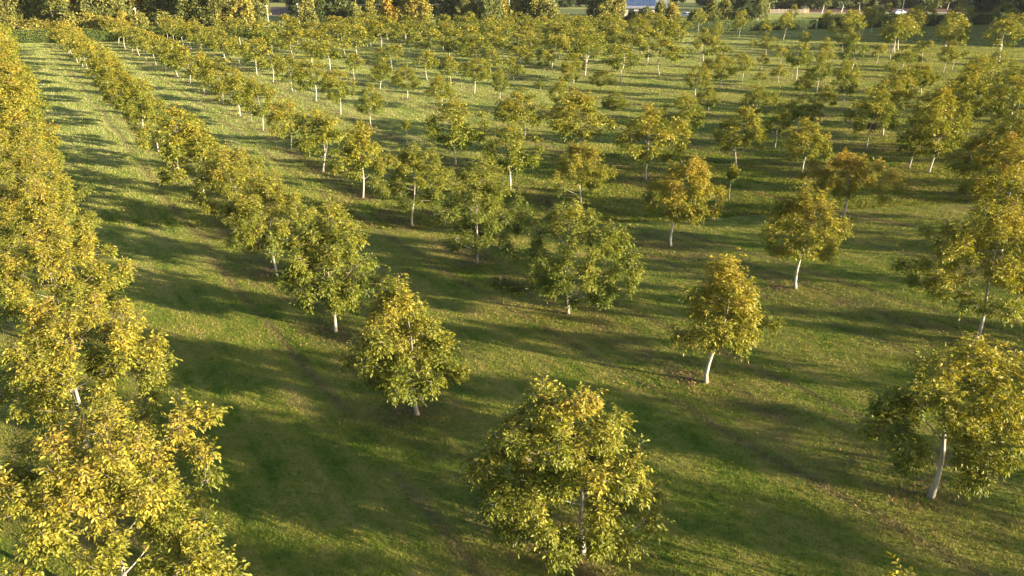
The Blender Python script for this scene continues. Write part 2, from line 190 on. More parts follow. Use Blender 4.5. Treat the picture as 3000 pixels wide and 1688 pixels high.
(52.95,152.83,-0.0,4.8,3.12,1.44,0.0,0.475,'walnut tree hiding part of the hedge,upper right','walnut trees along the far right edge',''),
(67.41,190.81,-0.0,4.8,2.4,1.44,0.0,0.465,'thin walnut tree rising above the hedge,upper right','walnut trees along the far right edge',''),
(45.83,158.1,-0.0,4.8,2.64,1.44,0.0,0.49,'small gold walnut tree against the dark hedge,upper right','walnut trees along the far right edge',''),
(39.76,167.28,-0.0,4.8,2.64,1.44,0.0,0.49,'small walnut tree against the hedge top,upper right','walnut trees along the far right edge',''),
(-23.67,99.86,-0.07,4.38,4.62,1.44,0.0,0.456,'small walnut tree packed into the left part of the dense far block','walnut trees in the dense far block,left part',''),
(-27.25,106.03,-0.01,4.68,4.2,1.44,0.0,0.481,'small walnut tree packed into the left part of the dense far block','walnut trees in the dense far block,left part',''),
(-31.47,112.13,0.03,4.25,4.07,1.44,0.0,0.499,'small walnut tree packed into the left part of the dense far block','walnut trees in the dense far block,left part',''),
(-36.3,118.68,0.06,4.02,4.03,1.44,0.0,0.434,'small walnut tree packed into the left part of the dense far block','walnut trees in the dense far block,left part',''),
(-39.38,125.45,0.09,4.73,5.03,1.44,0.0,0.437,'small walnut tree packed into the left part of the dense far block','walnut trees in the dense far block,left part',''),
(-43.07,131.74,0.1,4.09,4.98,1.44,0.0,0.451,'small walnut tree packed into the left part of the dense far block','walnut trees in the dense far block,left part',''),
(-47.8,137.4,0.1,4.47,4.57,1.44,0.0,0.424,'small walnut tree packed into the left part of the dense far block','walnut trees in the dense far block,left part',''),
(-51.91,144.44,0.11,4.37,4.43,1.44,0.0,0.5,'small walnut tree packed into the left part of the dense far block','walnut trees in the dense far block,left part',''),
(-22.55,114.27,0.05,4.7,4.05,1.44,0.0,0.462,'small walnut tree packed into the middle of the dense far block','walnut trees in the dense far block,centre part',''),
(-25.95,120.61,0.09,4.55,4.82,1.44,0.0,0.432,'small walnut tree packed into the middle of the dense far block','walnut trees in the dense far block,centre part',''),
(-29.83,126.65,0.11,4.3,4.78,1.44,0.0,0.486,'small walnut tree packed into the left part of the dense far block','walnut trees in the dense far block,left part',''),
(-34.0,133.46,0.12,4.07,4.4,1.44,0.0,0.5,'small walnut tree packed into the left part of the dense far block','walnut trees in the dense far block,left part',''),
(-38.27,139.57,0.13,4.46,4.64,1.44,0.0,0.487,'small walnut tree packed into the left part of the dense far block','walnut trees in the dense far block,left part',''),
(-42.4,145.46,0.13,4.66,4.56,1.44,0.0,0.501,'small walnut tree packed into the left part of the dense far block','walnut trees in the dense far block,left part',''),
(-4.87,103.67,-0.07,4.2,4.95,1.44,0.0,0.416,'small walnut tree packed into the middle of the dense far block','walnut trees in the dense far block,centre part',''),
(-8.66,109.33,-0.01,4.69,4.94,1.44,0.0,0.416,'small walnut tree packed into the middle of the dense far block','walnut trees in the dense far block,centre part',''),
(-12.14,116.59,0.04,4.21,4.66,1.44,0.0,0.433,'small walnut tree packed into the middle of the dense far block','walnut trees in the dense far block,centre part',''),
(-17.06,121.88,0.07,4.43,4.65,1.44,0.0,0.44,'small walnut tree packed into the middle of the dense far block','walnut trees in the dense far block,centre part',''),
(-21.57,127.91,0.1,4.45,4.06,1.44,0.0,0.488,'small walnut tree packed into the middle of the dense far block','walnut trees in the dense far block,centre part',''),
(-24.54,135.29,0.12,4.49,4.27,1.44,0.0,0.442,'small walnut tree packed into the middle of the dense far block','walnut trees in the dense far block,centre part',''),
(-28.81,140.66,0.13,4.44,4.18,1.44,0.0,0.438,'small walnut tree packed into the middle of the dense far block','walnut trees in the dense far block,centre part',''),
(-32.98,147.52,0.13,4.2,4.8,1.44,0.0,0.505,'small walnut tree packed into the left part of the dense far block','walnut trees in the dense far block,left part',''),
(13.12,92.21,-0.23,4.23,4.27,1.44,0.0,0.429,'small walnut tree packed into the right part of the dense far block','walnut trees in the dense far block,right part',''),
(9.38,98.82,-0.16,4.68,4.49,1.44,0.0,0.421,'small walnut tree packed into the right part of the dense far block','walnut trees in the dense far block,right part',''),
(5.32,104.83,-0.1,4.29,4.84,1.44,0.0,0.482,'small walnut tree packed into the right part of the dense far block','walnut trees in the dense far block,right part',''),
(1.21,111.29,-0.04,4.19,5.05,1.44,0.0,0.495,'small walnut tree packed into the right part of the dense far block','walnut trees in the dense far block,right part',''),
(-2.98,116.93,0.0,4.5,4.94,1.44,0.0,0.501,'small walnut tree packed into the middle of the dense far block','walnut trees in the dense far block,centre part',''),
(-6.99,123.82,0.04,4.32,4.62,1.44,0.0,0.485,'small walnut tree packed into the middle of the dense far block','walnut trees in the dense far block,centre part',''),
(-11.45,129.86,0.07,4.19,4.74,1.44,0.0,0.467,'small walnut tree packed into the middle of the dense far block','walnut trees in the dense far block,centre part',''),
(-14.92,136.53,0.09,4.11,4.38,1.44,0.0,0.444,'small walnut tree packed into the middle of the dense far block','walnut trees in the dense far block,centre part',''),
(-19.65,142.67,0.1,4.53,4.95,1.44,0.0,0.416,'small walnut tree packed into the middle of the dense far block','walnut trees in the dense far block,centre part',''),
(-23.61,148.93,0.11,4.24,4.54,1.44,0.0,0.453,'small walnut tree packed into the middle of the dense far block','walnut trees in the dense far block,centre part',''),
(-28.0,155.73,0.1,4.62,4.23,1.44,0.0,0.43,'small walnut tree packed into the middle of the dense far block','walnut trees in the dense far block,centre part',''),
(19.19,100.34,-0.15,4.22,4.85,1.44,0.0,0.449,'small walnut tree packed into the right part of the dense far block','walnut trees in the dense far block,right part',''),
(15.14,105.94,-0.12,4.4,5.15,1.44,0.0,0.43,'small walnut tree packed into the right part of the dense far block','walnut trees in the dense far block,right part',''),
(10.88,112.66,-0.07,4.45,4.61,1.44,0.0,0.462,'small walnut tree packed into the right part of the dense far block','walnut trees in the dense far block,right part',''),
(7.23,119.36,-0.03,4.73,4.83,1.44,0.0,0.457,'small walnut tree packed into the right part of the dense far block','walnut trees in the dense far block,right part',''),
(2.73,125.66,0.0,4.02,4.2,1.44,0.0,0.501,'small walnut tree packed into the right part of the dense far block','walnut trees in the dense far block,right part',''),
(-1.57,131.19,0.03,4.4,4.01,1.44,0.0,0.463,'small walnut tree packed into the middle of the dense far block','walnut trees in the dense far block,centre part',''),
(-5.7,138.53,0.05,4.37,5.09,1.44,0.0,0.421,'small walnut tree packed into the middle of the dense far block','walnut trees in the dense far block,centre part',''),
(-9.95,144.79,0.07,4.51,5.03,1.44,0.0,0.429,'small walnut tree packed into the middle of the dense far block','walnut trees in the dense far block,centre part',''),
(-13.24,150.66,0.07,4.41,4.88,1.44,0.0,0.426,'small walnut tree packed into the middle of the dense far block','walnut trees in the dense far block,centre part',''),
(-18.27,157.23,0.07,4.28,4.92,1.44,0.0,0.456,'small walnut tree packed into the middle of the dense far block','walnut trees in the dense far block,centre part',''),
(20.03,114.5,-0.08,4.46,4.44,1.44,0.0,0.477,'small walnut tree packed into the right part of the dense far block','walnut trees in the dense far block,right part',''),
(15.94,120.76,-0.05,4.35,4.5,1.44,0.0,0.455,'small walnut tree packed into the right part of the dense far block','walnut trees in the dense far block,right part',''),
(11.83,126.6,-0.03,4.35,4.07,1.44,0.0,0.447,'small walnut tree packed into the right part of the dense far block','walnut trees in the dense far block,right part',''),
(7.25,132.62,-0.0,4.09,5.03,1.44,0.0,0.429,'small walnut tree packed into the right part of the dense far block','walnut trees in the dense far block,right part',''),
(3.49,139.15,0.02,4.38,4.77,1.44,0.0,0.417,'small walnut tree packed into the right part of the dense far block','walnut trees in the dense far block,right part',''),
(-1.01,145.38,0.04,4.33,3.96,1.44,0.0,0.416,'small walnut tree packed into the middle of the dense far block','walnut trees in the dense far block,centre part',''),
(-3.97,152.52,0.04,4.26,4.1,1.44,0.0,0.448,'small walnut tree packed into the middle of the dense far block','walnut trees in the dense far block,centre part',''),
(-8.65,158.72,0.04,4.57,3.96,1.44,0.0,0.445,'small walnut tree packed into the middle of the dense far block','walnut trees in the dense far block,centre part',''),
(25.51,122.18,-0.06,4.6,4.27,1.44,0.0,0.445,'small walnut tree packed into the right part of the dense far block','walnut trees in the dense far block,right part',''),
(21.33,128.54,-0.04,4.03,4.66,1.44,0.0,0.47,'small walnut tree packed into the right part of the dense far block','walnut trees in the dense far block,right part',''),
(17.44,134.6,-0.02,4.37,4.68,1.44,0.0,0.475,'small walnut tree packed into the right part of the dense far block','walnut trees in the dense far block,right part',''),
(12.91,140.82,-0.0,4.32,4.56,1.44,0.0,0.426,'small walnut tree packed into the right part of the dense far block','walnut trees in the dense far block,right part',''),
(9.16,147.65,0.01,4.54,4.51,1.44,0.0,0.465,'small walnut tree packed into the right part of the dense far block','walnut trees in the dense far block,right part',''),
(5.08,153.68,0.02,4.03,4.63,1.44,0.0,0.5,'small walnut tree packed into the right part of the dense far block','walnut trees in the dense far block,right part',''),
(1.13,160.33,0.02,4.49,4.55,1.44,0.0,0.424,'small walnut tree packed into the right part of the dense far block','walnut trees in the dense far block,right part',''),
(55.64,92.25,-0.01,2.8,2.47,1.44,0.0,0.458,'small slender walnut tree scattered over the striped field,upper right','small walnut trees scattered over the upper right field',''),
(31.67,129.91,-0.04,3.53,2.63,1.44,0.0,0.44,'small slender walnut tree scattered over the striped field,upper right','small walnut trees scattered over the upper right field',''),
(26.61,137.15,-0.02,4.63,4.54,1.44,0.0,0.464,'small walnut tree packed into the right part of the dense far block','walnut trees in the dense far block,right part',''),
(23.0,142.59,-0.01,4.46,4.36,1.44,0.0,0.469,'small walnut tree packed into the right part of the dense far block','walnut trees in the dense far block,right part',''),
(18.66,149.61,-0.0,4.35,4.12,1.44,0.0,0.438,'small walnut tree packed into the right part of the dense far block','walnut trees in the dense far block,right part',''),
(14.87,155.58,0.0,4.08,5.04,1.44,0.0,0.481,'small walnut tree packed into the right part of the dense far block','walnut trees in the dense far block,right part',''),
(10.8,161.25,0.01,4.15,4.38,1.44,0.0,0.467,'small walnut tree packed into the right part of the dense far block','walnut trees in the dense far block,right part',''),
(47.93,119.38,-0.04,2.92,1.97,1.44,0.0,0.483,'small slender walnut tree scattered over the striped field,upper right','small walnut trees scattered over the upper right field',''),
(36.0,138.69,-0.02,3.79,2.12,1.44,0.0,0.473,'small slender walnut tree scattered over the striped field,upper right','small walnut trees scattered over the upper right field',''),
(28.24,150.73,-0.01,4.29,4.78,1.44,0.0,0.455,'small walnut tree packed into the right part of the dense far block','walnut trees in the dense far block,right part',''),
(24.53,157.26,-0.0,4.3,4.08,1.44,0.0,0.475,'small walnut tree packed into the right part of the dense far block','walnut trees in the dense far block,right part',''),
(20.13,163.23,0.0,4.29,4.47,1.44,0.0,0.481,'small walnut tree packed into the right part of the dense far block','walnut trees in the dense far block,right part',''),
(53.87,126.79,-0.02,3.77,2.83,1.44,0.0,0.46,'small slender walnut tree scattered over the striped field,upper right','small walnut trees scattered over the upper right field',''),
(49.96,133.14,-0.02,2.71,2.11,1.44,0.0,0.482,'small slender walnut tree scattered over the striped field,upper right','small walnut trees scattered over the upper right field',''),
(45.09,139.75,-0.01,3.44,2.36,1.44,0.0,0.505,'small slender walnut tree scattered over the striped field,upper right','small walnut trees scattered over the upper right field',''),
(33.73,158.66,-0.0,4.08,4.7,1.44,0.0,0.443,'small walnut tree packed into the right part of the dense far block','walnut trees in the dense far block,right part',''),
(29.01,164.56,-0.0,4.43,4.53,1.44,0.0,0.487,'small walnut tree packed into the right part of the dense far block','walnut trees in the dense far block,right part',''),
(52.43,161.89,-0.0,3.43,2.41,1.44,0.0,0.443,'small slender walnut tree scattered over the striped field,upper right','small walnut trees scattered over the upper right field',''),
(47.92,167.4,-0.0,2.74,2.26,1.44,0.0,0.463,'small slender walnut tree scattered over the striped field,upper right','small walnut trees scattered over the upper right field',''),
(87.78,139.72,-0.0,3.35,2.63,1.44,0.0,0.494,'small slender walnut tree scattered over the striped field,upper right','small walnut trees scattered over the upper right field',''),
(83.38,145.77,-0.0,3.54,2.42,1.44,0.0,0.512,'small slender walnut tree scattered over the striped field,upper right','small walnut trees scattered over the upper right field',''),
(79.23,153.03,-0.0,3.0,1.91,1.44,0.0,0.436,'small slender walnut tree scattered over the striped field,upper right','small walnut trees scattered over the upper right field',''),
(71.38,165.37,-0.0,2.87,2.38,1.44,0.0,0.452,'small slender walnut tree scattered over the striped field,upper right','small walnut trees scattered over the upper right field',''),
]
SHADE=[[6.66,-27.17,-0.04,4.49,4.3],[2.58,-20.9,-0.08,4.66,3.38],[-1.49,-14.62,-0.14,4.2,3.9],[-5.57,-8.35,-0.21,4.59,4.31],[16.15,-25.56,0.01,4.48,3.81],[12.07,-19.29,-0.02,4.09,3.78],[8.0,-13.01,-0.07,4.7,3.42],[3.92,-6.74,-0.16,4.46,4.27],[-0.15,-0.47,-0.29,4.77,3.38],[21.57,-17.68,0.1,4.3,3.55],[17.49,-11.4,0.08,4.79,4.13],[13.42,-5.13,0.02,4.27,3.73],[9.34,1.14,-0.11,4.57,3.38],[26.98,-9.79,0.28,4.2,4.12],[22.91,-3.52,0.28,4.3,3.59],[18.83,2.75,0.22,4.74,4.05],[14.76,9.03,0.06,4.7,4.11],[32.4,-1.91,0.54,4.45,3.54],[28.33,4.36,0.57,4.58,3.89],[24.25,10.64,0.5,4.61,4.01],[20.18,16.91,0.31,3.81,2.81],[37.82,5.97,0.82,4.2,4.21],[33.74,12.25,0.87,3.73,3.59],[29.67,18.52,0.79,3.28,3.26],[25.59,24.79,0.57,3.25,2.91],[43.24,13.86,1.04,3.27,2.94],[39.16,20.13,1.09,3.43,2.83],[35.09,26.4,0.99,3.71,3.32],[31.01,32.68,0.75,3.73,3.7],[48.65,21.74,1.12,3.44,2.99],[44.58,28.01,1.14,3.46,3.54],[40.5,34.29,1.02,3.71,3.48],[36.43,40.56,0.78,3.41,2.89],[54.07,29.62,1.04,3.58,3.63],[50.0,35.9,1.02,3.43,3.49],[45.92,42.17,0.9,3.75,3.11],[41.84,48.44,0.68,3.74,3.64],[59.49,37.51,0.83,3.39,3.01],[55.41,43.78,0.8,3.52,2.95],[51.34,50.05,0.68,3.53,3.46],[47.26,56.33,0.5,3.86,3.4],[64.91,45.39,0.59,3.63,3.64],[60.83,51.66,0.54,3.37,3.43],[56.75,57.94,0.45,3.51,3.66],[52.68,64.21,0.31,3.38,3.0],[70.32,53.27,0.36,3.32,3.2],[66.25,59.55,0.32,3.74,3.04],[62.17,65.82,0.25,3.89,3.53],[58.1,72.09,0.17,3.44,3.34],[75.74,61.16,0.2,3.71,2.89],[71.67,67.43,0.17,3.71,3.36],[67.59,73.7,0.12,3.87,3.05],[63.51,79.97,0.07,3.34,3.28],[81.16,69.04,0.09,3.86,2.88],[77.08,75.31,0.08,3.39,2.86],[73.01,81.58,0.05,3.95,3.49],[68.93,87.86,0.03,3.31,3.57],[86.58,76.92,0.04,3.55,2.78],[82.5,83.19,0.03,3.28,3.0],[78.42,89.47,0.02,3.27,2.92],[74.35,95.74,0.01,3.29,2.9],[91.99,84.8,0.01,3.31,3.17],[87.92,91.08,0.01,3.83,3.51],[83.84,97.35,0.0,3.62,2.82],[79.77,103.62,-0.0,3.92,2.82],[97.41,92.69,0.0,3.25,3.48],[93.33,98.96,0.0,3.69,3.49],[89.26,105.23,0.0,3.44,3.62],[85.18,111.51,-0.0,3.87,2.8]]
CAM=(2181.9927605691273,0.4000304306532301)
BG=[
(-100.2,150.1,3.8,4.1,0,0.46,'bush','dull green shrub at the front of the wood,top left','shrub','shrubs at the front of the left wood,green'),
(-98.5,151.7,4.0,5.1,0,0.38,'bush','dull green shrub at the front of the wood,top left','shrub','shrubs at the front of the left wood,green'),
(-96.9,151.9,4.2,5.2,0,0.46,'bush','dull green shrub at the front of the wood,top left','shrub','shrubs at the front of the left wood,green'),
(-94.1,152.7,3.6,5.2,0,0.52,'bush','rounded yellow-green shrub at the front of the wood,top left','shrub','shrubs at the front of the left wood,yellow'),
(-92.1,152.2,3.6,5.1,0,0.52,'bush','rounded yellow-green shrub at the front of the wood,top left','shrub','shrubs at the front of the left wood,yellow'),
(-89.6,152.9,3.4,4.8,0,0.52,'bush','rounded yellow-green shrub at the front of the wood,top left','shrub','shrubs at the front of the left wood,yellow'),
(-88.3,154.3,3.7,5.2,0,0.46,'bush','dull green shrub at the front of the wood,top left','shrub','shrubs at the front of the left wood,green'),
(-85.1,152.4,4.9,5.1,0,0.42,'bush','dull green shrub at the front of the wood,top left','shrub','shrubs at the front of the left wood,green'),
(-82.4,153.5,4.9,4.9,0,0.52,'bush','rounded yellow-green shrub at the front of the wood,top left','shrub','shrubs at the front of the left wood,yellow'),
(-80.2,153.3,4.1,5.2,0,0.55,'bush','rounded yellow-green shrub at the front of the wood,top left','shrub','shrubs at the front of the left wood,yellow'),
(-77.5,154.0,3.3,4.8,0,0.38,'bush','dull green shrub at the front of the wood,top left','shrub','shrubs at the front of the left wood,green'),
(-76.4,155.8,4.6,4.1,0,0.55,'bush','rounded yellow-green shrub at the front of the wood,top left','shrub','shrubs at the front of the left wood,yellow'),
(-72.9,154.6,4.5,4.7,0,0.46,'bush','dull green shrub at the front of the wood,top left','shrub','shrubs at the front of the left wood,green'),
(-71.6,157.8,3.8,4.2,0,0.42,'bush','dull green shrub at the front of the wood,top left','shrub','shrubs at the front of the left wood,green'),
(-69.1,157.0,4.6,5.3,0,0.38,'bush','dull green shrub at the front of the wood,top left','shrub','shrubs at the front of the left wood,green'),
(-66.6,157.1,3.9,4.1,0,0.38,'bush','dull green shrub at the front of the wood,top left','shrub','shrubs at the front of the left wood,green'),
(-63.0,157.2,3.4,5.0,0,0.48,'bush','dull green shrub at the front of the wood,top left','shrub','shrubs at the front of the left wood,green'),
(-62.4,160.0,3.2,5.2,0,0.52,'bush','rounded yellow-green shrub at the front of the wood,top left','shrub','shrubs at the front of the left wood,yellow'),
(-58.8,159.6,4.9,4.1,0,0.55,'bush','rounded yellow-green shrub at the front of the wood,top left','shrub','shrubs at the front of the left wood,yellow'),
(-56.2,158.0,3.6,4.6,0,0.42,'bush','dull green shrub at the front of the wood,top left','shrub','shrubs at the front of the left wood,green'),
(-104.9,153.5,9.8,5.8,0,0.44,'wood','tall grey-green tree in the wood behind the hedge,top left','tree','trees of the wood at top left,green'),
(-103.3,156.6,12.5,5.9,0,0.54,'wood','tall autumn-gold tree in the wood behind the hedge,top left','tree','trees of the wood at top left,gold'),
(-102.8,158.8,9.0,6.7,0,0.44,'wood','tall grey-green tree in the wood behind the hedge,top left','tree','trees of the wood at top left,green'),
(-99.0,158.5,10.9,6.1,0,0.44,'wood','tall grey-green tree in the wood behind the hedge,top left','tree','trees of the wood at top left,green'),
(-97.3,160.1,9.0,6.3,0,0.36,'wood','tall grey-green tree in the wood behind the hedge,top left','tree','trees of the wood at top left,green'),
(-93.9,158.3,10.4,5.6,0,0.44,'wood','tall grey-green tree in the wood behind the hedge,top left','tree','trees of the wood at top left,green'),
(-90.9,159.0,10.3,5.9,0,0.48,'wood','tall grey-green tree in the wood behind the hedge,top left','tree','trees of the wood at top left,green'),
(-88.4,158.2,8.6,5.9,0,0.44,'wood','tall grey-green tree in the wood behind the hedge,top left','tree','trees of the wood at top left,green'),
(-86.2,159.3,10.2,7.3,0,0.44,'wood','tall grey-green tree in the wood behind the hedge,top left','tree','trees of the wood at top left,green'),
(-82.8,160.5,10.8,7.3,0,0.54,'wood','tall autumn-gold tree in the wood behind the hedge,top left','tree','trees of the wood at top left,gold'),
(-79.6,158.7,12.0,6.3,0,0.4,'wood','tall grey-green tree in the wood behind the hedge,top left','tree','trees of the wood at top left,green'),
(-79.4,164.8,9.3,7.3,0,0.48,'wood','tall grey-green tree in the wood behind the hedge,top left','tree','trees of the wood at top left,green'),
(-77.4,165.2,9.7,6.1,0,0.54,'wood','tall autumn-gold tree in the wood behind the hedge,top left','tree','trees of the wood at top left,gold'),
(-73.9,164.4,10.6,6.0,0,0.48,'wood','tall grey-green tree in the wood behind the hedge,top left','tree','trees of the wood at top left,green'),
(-73.0,166.6,12.3,7.4,0,0.48,'wood','tall grey-green tree in the wood behind the hedge,top left','tree','trees of the wood at top left,green'),
(-68.9,165.1,9.3,7.0,0,0.4,'wood','tall grey-green tree in the wood behind the hedge,top left','tree','trees of the wood at top left,green'),
(-65.7,162.6,11.2,6.8,0,0.54,'wood','tall autumn-gold tree in the wood behind the hedge,top left','tree','trees of the wood at top left,gold'),
(-63.1,164.7,10.4,7.1,0,0.58,'wood','tall autumn-gold tree in the wood behind the hedge,top left','tree','trees of the wood at top left,gold'),
(-62.2,168.3,12.2,5.7,0,0.44,'wood','tall grey-green tree in the wood behind the hedge,top left','tree','trees of the wood at top left,green'),
(-89.1,155.4,11,5,3.4,0.42,'birch','birch with pale slender trunk in the wood,top left','tree','birches in the top left wood'),
(-82.7,156.7,12,5,3.4,0.42,'birch','birch with pale slender trunk in the wood,top left','tree','birches in the top left wood'),
(-80.0,157.3,11,5,3.4,0.42,'birch','birch with pale slender trunk in the wood,top left','tree','birches in the top left wood'),
(-65.5,160.5,11,5,3.4,0.42,'birch','birch with pale slender trunk in the wood,top left','tree','birches in the top left wood'),
(-75.4,152.8,5.2,2.6,1.0,0.66,'yellow','small bright yellow tree beside the leaning pole,top left','tree',''),
(-54.0,159.0,11,6.4,0,0.62,'wood','tall bright yellow tree at the right end of the left wood','tree',''),
(-58.7,158.9,9.5,7,0,0.4,'wood','broad green tree just left of the tall bright yellow tree','tree',''),
(-62.6,160.1,10,7,0,0.36,'wood','mottled green tree with brown patches near right end of left wood','tree',''),
(-42.2,163.5,8,4.5,1.5,0.46,'wood2','leaning olive tree right of two pale poles,top','tree',''),
(-40.0,166.0,8,5,0,0.2,'wood','dark bluish green tree right of the leaning olive tree,top','tree',''),
(-36.4,167.8,10,6,0,0.24,'wood','dark green tree in the row behind the orchard,left of yellow one','tree',''),
(-32.3,163.6,6,3.6,0,0.42,'bush','olive shrub below the dark trees behind the orchard','shrub',''),
(-29.9,168.1,9,4.6,0,0.56,'wood','yellow tree in the row behind the orchard,top centre left','tree',''),
(-26.2,167.9,6.5,4.2,0,0.7,'bush','rusty brown shrub between yellow and orange trees,top','shrub',''),
(-24.4,170.3,9,5,0,0.24,'wood','dark-sided tree left of the orange tree,top','tree',''),
(-20.1,168.3,8,7,2.2,0.62,'wood2','wide orange tree with short pale trunk,top centre','tree',''),
(-13.9,173.6,10,5.5,0,0.26,'wood','dark green tree right of the wide orange tree,top','tree',''),
(-10.4,171.4,8,4.6,0,0.34,'wood','grey-green thin-leaved tree at top centre','tree',''),
(-7.5,173.0,9,4.6,0,0.38,'wood','pale green feathery tree at top centre','tree',''),
(-4.7,170.6,10,4.4,3.2,0.34,'wood2','tree with thick brown trunk showing,top centre','tree',''),
(-2.3,175.1,7,5,0,0.52,'bush','pale yellow bush behind the thick brown trunk,top','shrub',''),
(1.1,175.8,7,5,0,0.48,'bush','straw-yellow bush left of the big gold tree,top','shrub',''),
(3.8,175.4,9.5,6,0,0.34,'wood','dark olive tree joined to the big gold tree,top','tree',''),
(6.8,174.1,10,7.5,2.4,0.54,'wood2','big gold tree with short trunk,right of top centre','tree',''),
(19.4,177.8,9,6,2.0,0.36,'wood2','olive tree touching the yellow one left of the house','tree',''),
(22.4,177.4,9.5,6.6,2.2,0.57,'wood2','yellow tree with thin trunk directly left of the blue-roofed house','tree',''),
(27.2,180.5,4.0,4.2,0,0.16,'bush','dark shrub standing before the left half of the house','shrub',''),
(29.6,184.0,3.6,3.6,0,0.18,'bush','dark shrub standing before the middle of the house','shrub',''),
(30.6,179.2,4.6,3.8,0,0.3,'bush','dark olive round bush beside the pale blue cabinet','shrub',''),
(34.0,181.9,6.2,3.4,0,0.38,'bush','tall green bush between two rounder bushes,by the house','shrub',''),
(36.6,181.5,5.4,3.6,0,0.6,'bush','orange-tinted round bush right of the house','shrub',''),
(42.1,181.7,4.2,4.0,0,0.3,'bush','low green bush in front of white car','shrub',''),
(45.9,183.5,7.5,6,0,0.4,'wood','pale olive tree right of the white car','tree',''),
(50.1,186.9,6.5,4,0,0.42,'bush','light olive bush between olive and dark green trees','shrub',''),
(54.4,187.3,8.5,6.4,0,0.14,'wood','very dark green dense tree with pale trunk at its right','tree',''),
(58.9,188.8,7.5,4,2.2,0.42,'wood2','olive tree on a bent pale trunk beside the picket fence','tree',''),
(89.2,276.5,12.0,8.1,3.1,0.3816816805552714,'road','first from the left of the pale-trunked trees along the road','tree','roadside trees at top right'),
(94.5,257.4,11.4,8.3,3.1,0.28025041724953964,'road','second from the left of the pale-trunked trees along the road','tree','roadside trees at top right'),
(99.5,255.2,11.7,7.2,3.1,0.3837625040438458,'road','third from the left of the pale-trunked trees along the road','tree','roadside trees at top right'),
(108.5,261.9,11.9,7.4,3.1,0.3289612968709048,'road','fourth from the left of the pale-trunked trees along the road','tree','roadside trees at top right'),
(117.9,269.0,10.1,6.6,3.1,0.3391730261365881,'road','fifth from the left of the pale-trunked trees along the road','tree','roadside trees at top right'),
(132.4,284.4,11.2,8.2,3.1,0.34121877227810715,'road','sixth from the left of the pale-trunked trees along the road','tree','roadside trees at top right'),
(143.3,276.5,10.3,7.2,3.1,0.3651369231332895,'road','seventh from the left of the pale-trunked trees along the road','tree','roadside trees at top right'),
(151.4,276.5,11.3,6.5,3.1,0.3756533444079525,'road','eighth from the left of the pale-trunked trees along the road','tree','roadside trees at top right'),
(161.7,279.1,12.1,6.7,3.1,0.3315068015312066,'road','ninth from the left of the pale-trunked trees along the road','tree','roadside trees at top right'),
(90.9,287.2,6.1,5.9,0,0.22,'bush','dark undergrowth bush behind the pale-trunked roadside trees','shrub','undergrowth behind the roadside trees'),
(98.7,290.0,6.4,6.2,0,0.22,'bush','dark undergrowth bush behind the pale-trunked roadside trees','shrub','undergrowth behind the roadside trees'),
(103.4,292.8,5.5,7.7,0,0.36,'bush','dark undergrowth bush behind the pale-trunked roadside trees','shrub','undergrowth behind the roadside trees'),
(108.9,284.4,4.7,7.1,0,0.3,'bush','dark undergrowth bush behind the pale-trunked roadside trees','shrub','undergrowth behind the roadside trees'),
(114.3,287.2,6.5,5.6,0,0.3,'bush','dark undergrowth bush behind the pale-trunked roadside trees','shrub','undergrowth behind the roadside trees'),
(121.6,284.4,4.9,5.4,0,0.36,'bush','dark undergrowth bush behind the pale-trunked roadside trees','shrub','undergrowth behind the roadside trees'),
(129.9,290.0,6.5,5.5,0,0.22,'bush','dark undergrowth bush behind the pale-trunked roadside trees','shrub','undergrowth behind the roadside trees'),
(139.0,292.8,6.4,5.8,0,0.22,'bush','dark undergrowth bush behind the pale-trunked roadside trees','shrub','undergrowth behind the roadside trees'),
(148.1,295.7,3.0,5.9,0,0.36,'bush','dark undergrowth bush behind the pale-trunked roadside trees','shrub','undergrowth behind the roadside trees'),
(154.9,292.8,6.1,6.8,0,0.36,'bush','dark undergrowth bush behind the pale-trunked roadside trees','shrub','undergrowth behind the roadside trees'),
(163.9,295.7,4.0,7.5,0,0.3,'bush','dark undergrowth bush behind the pale-trunked roadside trees','shrub','undergrowth behind the roadside trees'),
(166.1,290.0,3.7,7.6,0,0.22,'bush','dark undergrowth bush behind the pale-trunked roadside trees','shrub','undergrowth behind the roadside trees'),
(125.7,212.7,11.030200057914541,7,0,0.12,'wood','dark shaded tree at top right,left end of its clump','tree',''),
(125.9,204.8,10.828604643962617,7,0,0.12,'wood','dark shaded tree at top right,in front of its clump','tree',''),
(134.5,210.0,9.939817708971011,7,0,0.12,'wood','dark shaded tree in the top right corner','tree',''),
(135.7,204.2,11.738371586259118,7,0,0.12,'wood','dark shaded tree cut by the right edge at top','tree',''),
]
EXPOSURE = 2.3
HAZE = 0.00007
import bpy, math, random
import numpy as np

H = 12.0
C = bpy.context.scene.collection
ORDW = None

# ------------------------------------------------------------------ terrain
_cx, _cy = np.meshgrid(np.arange(-6, 9, 1.5), np.arange(0, 13.6, 1.5))
_cx = _cx.ravel(); _cy = _cy.ravel(); _TW = np.array(TER)
def terrain(X, Y):
    """height of the gently rolling orchard ground, metres"""
    X = np.asarray(X, float) / H; Y = np.asarray(Y, float) / H
    d = ((X[..., None] - _cx) ** 2 + (Y[..., None] - _cy) ** 2) / (2 * 1.7 * 1.7)
    return (np.exp(-d) @ _TW) * H

# ------------------------------------------------------------------ helpers
def tag(o, label=None, cat=None, group=None, kind=None):
    if label: o['label'] = label
    if cat: o['category'] = cat
    if group: o['group'] = group
    if kind: o['kind'] = kind
    return o

def empty(name, loc, rz=0.0):
    o = bpy.data.objects.new(name, None); C.objects.link(o)
    o.empty_display_size = 0.5
    o.location = loc; o.rotation_euler = (0, 0, rz)
    return o

def link(name, me, parent=None):
    o = bpy.data.objects.new(name, me); C.objects.link(o)
    if parent is not None: o.parent = parent
    return o

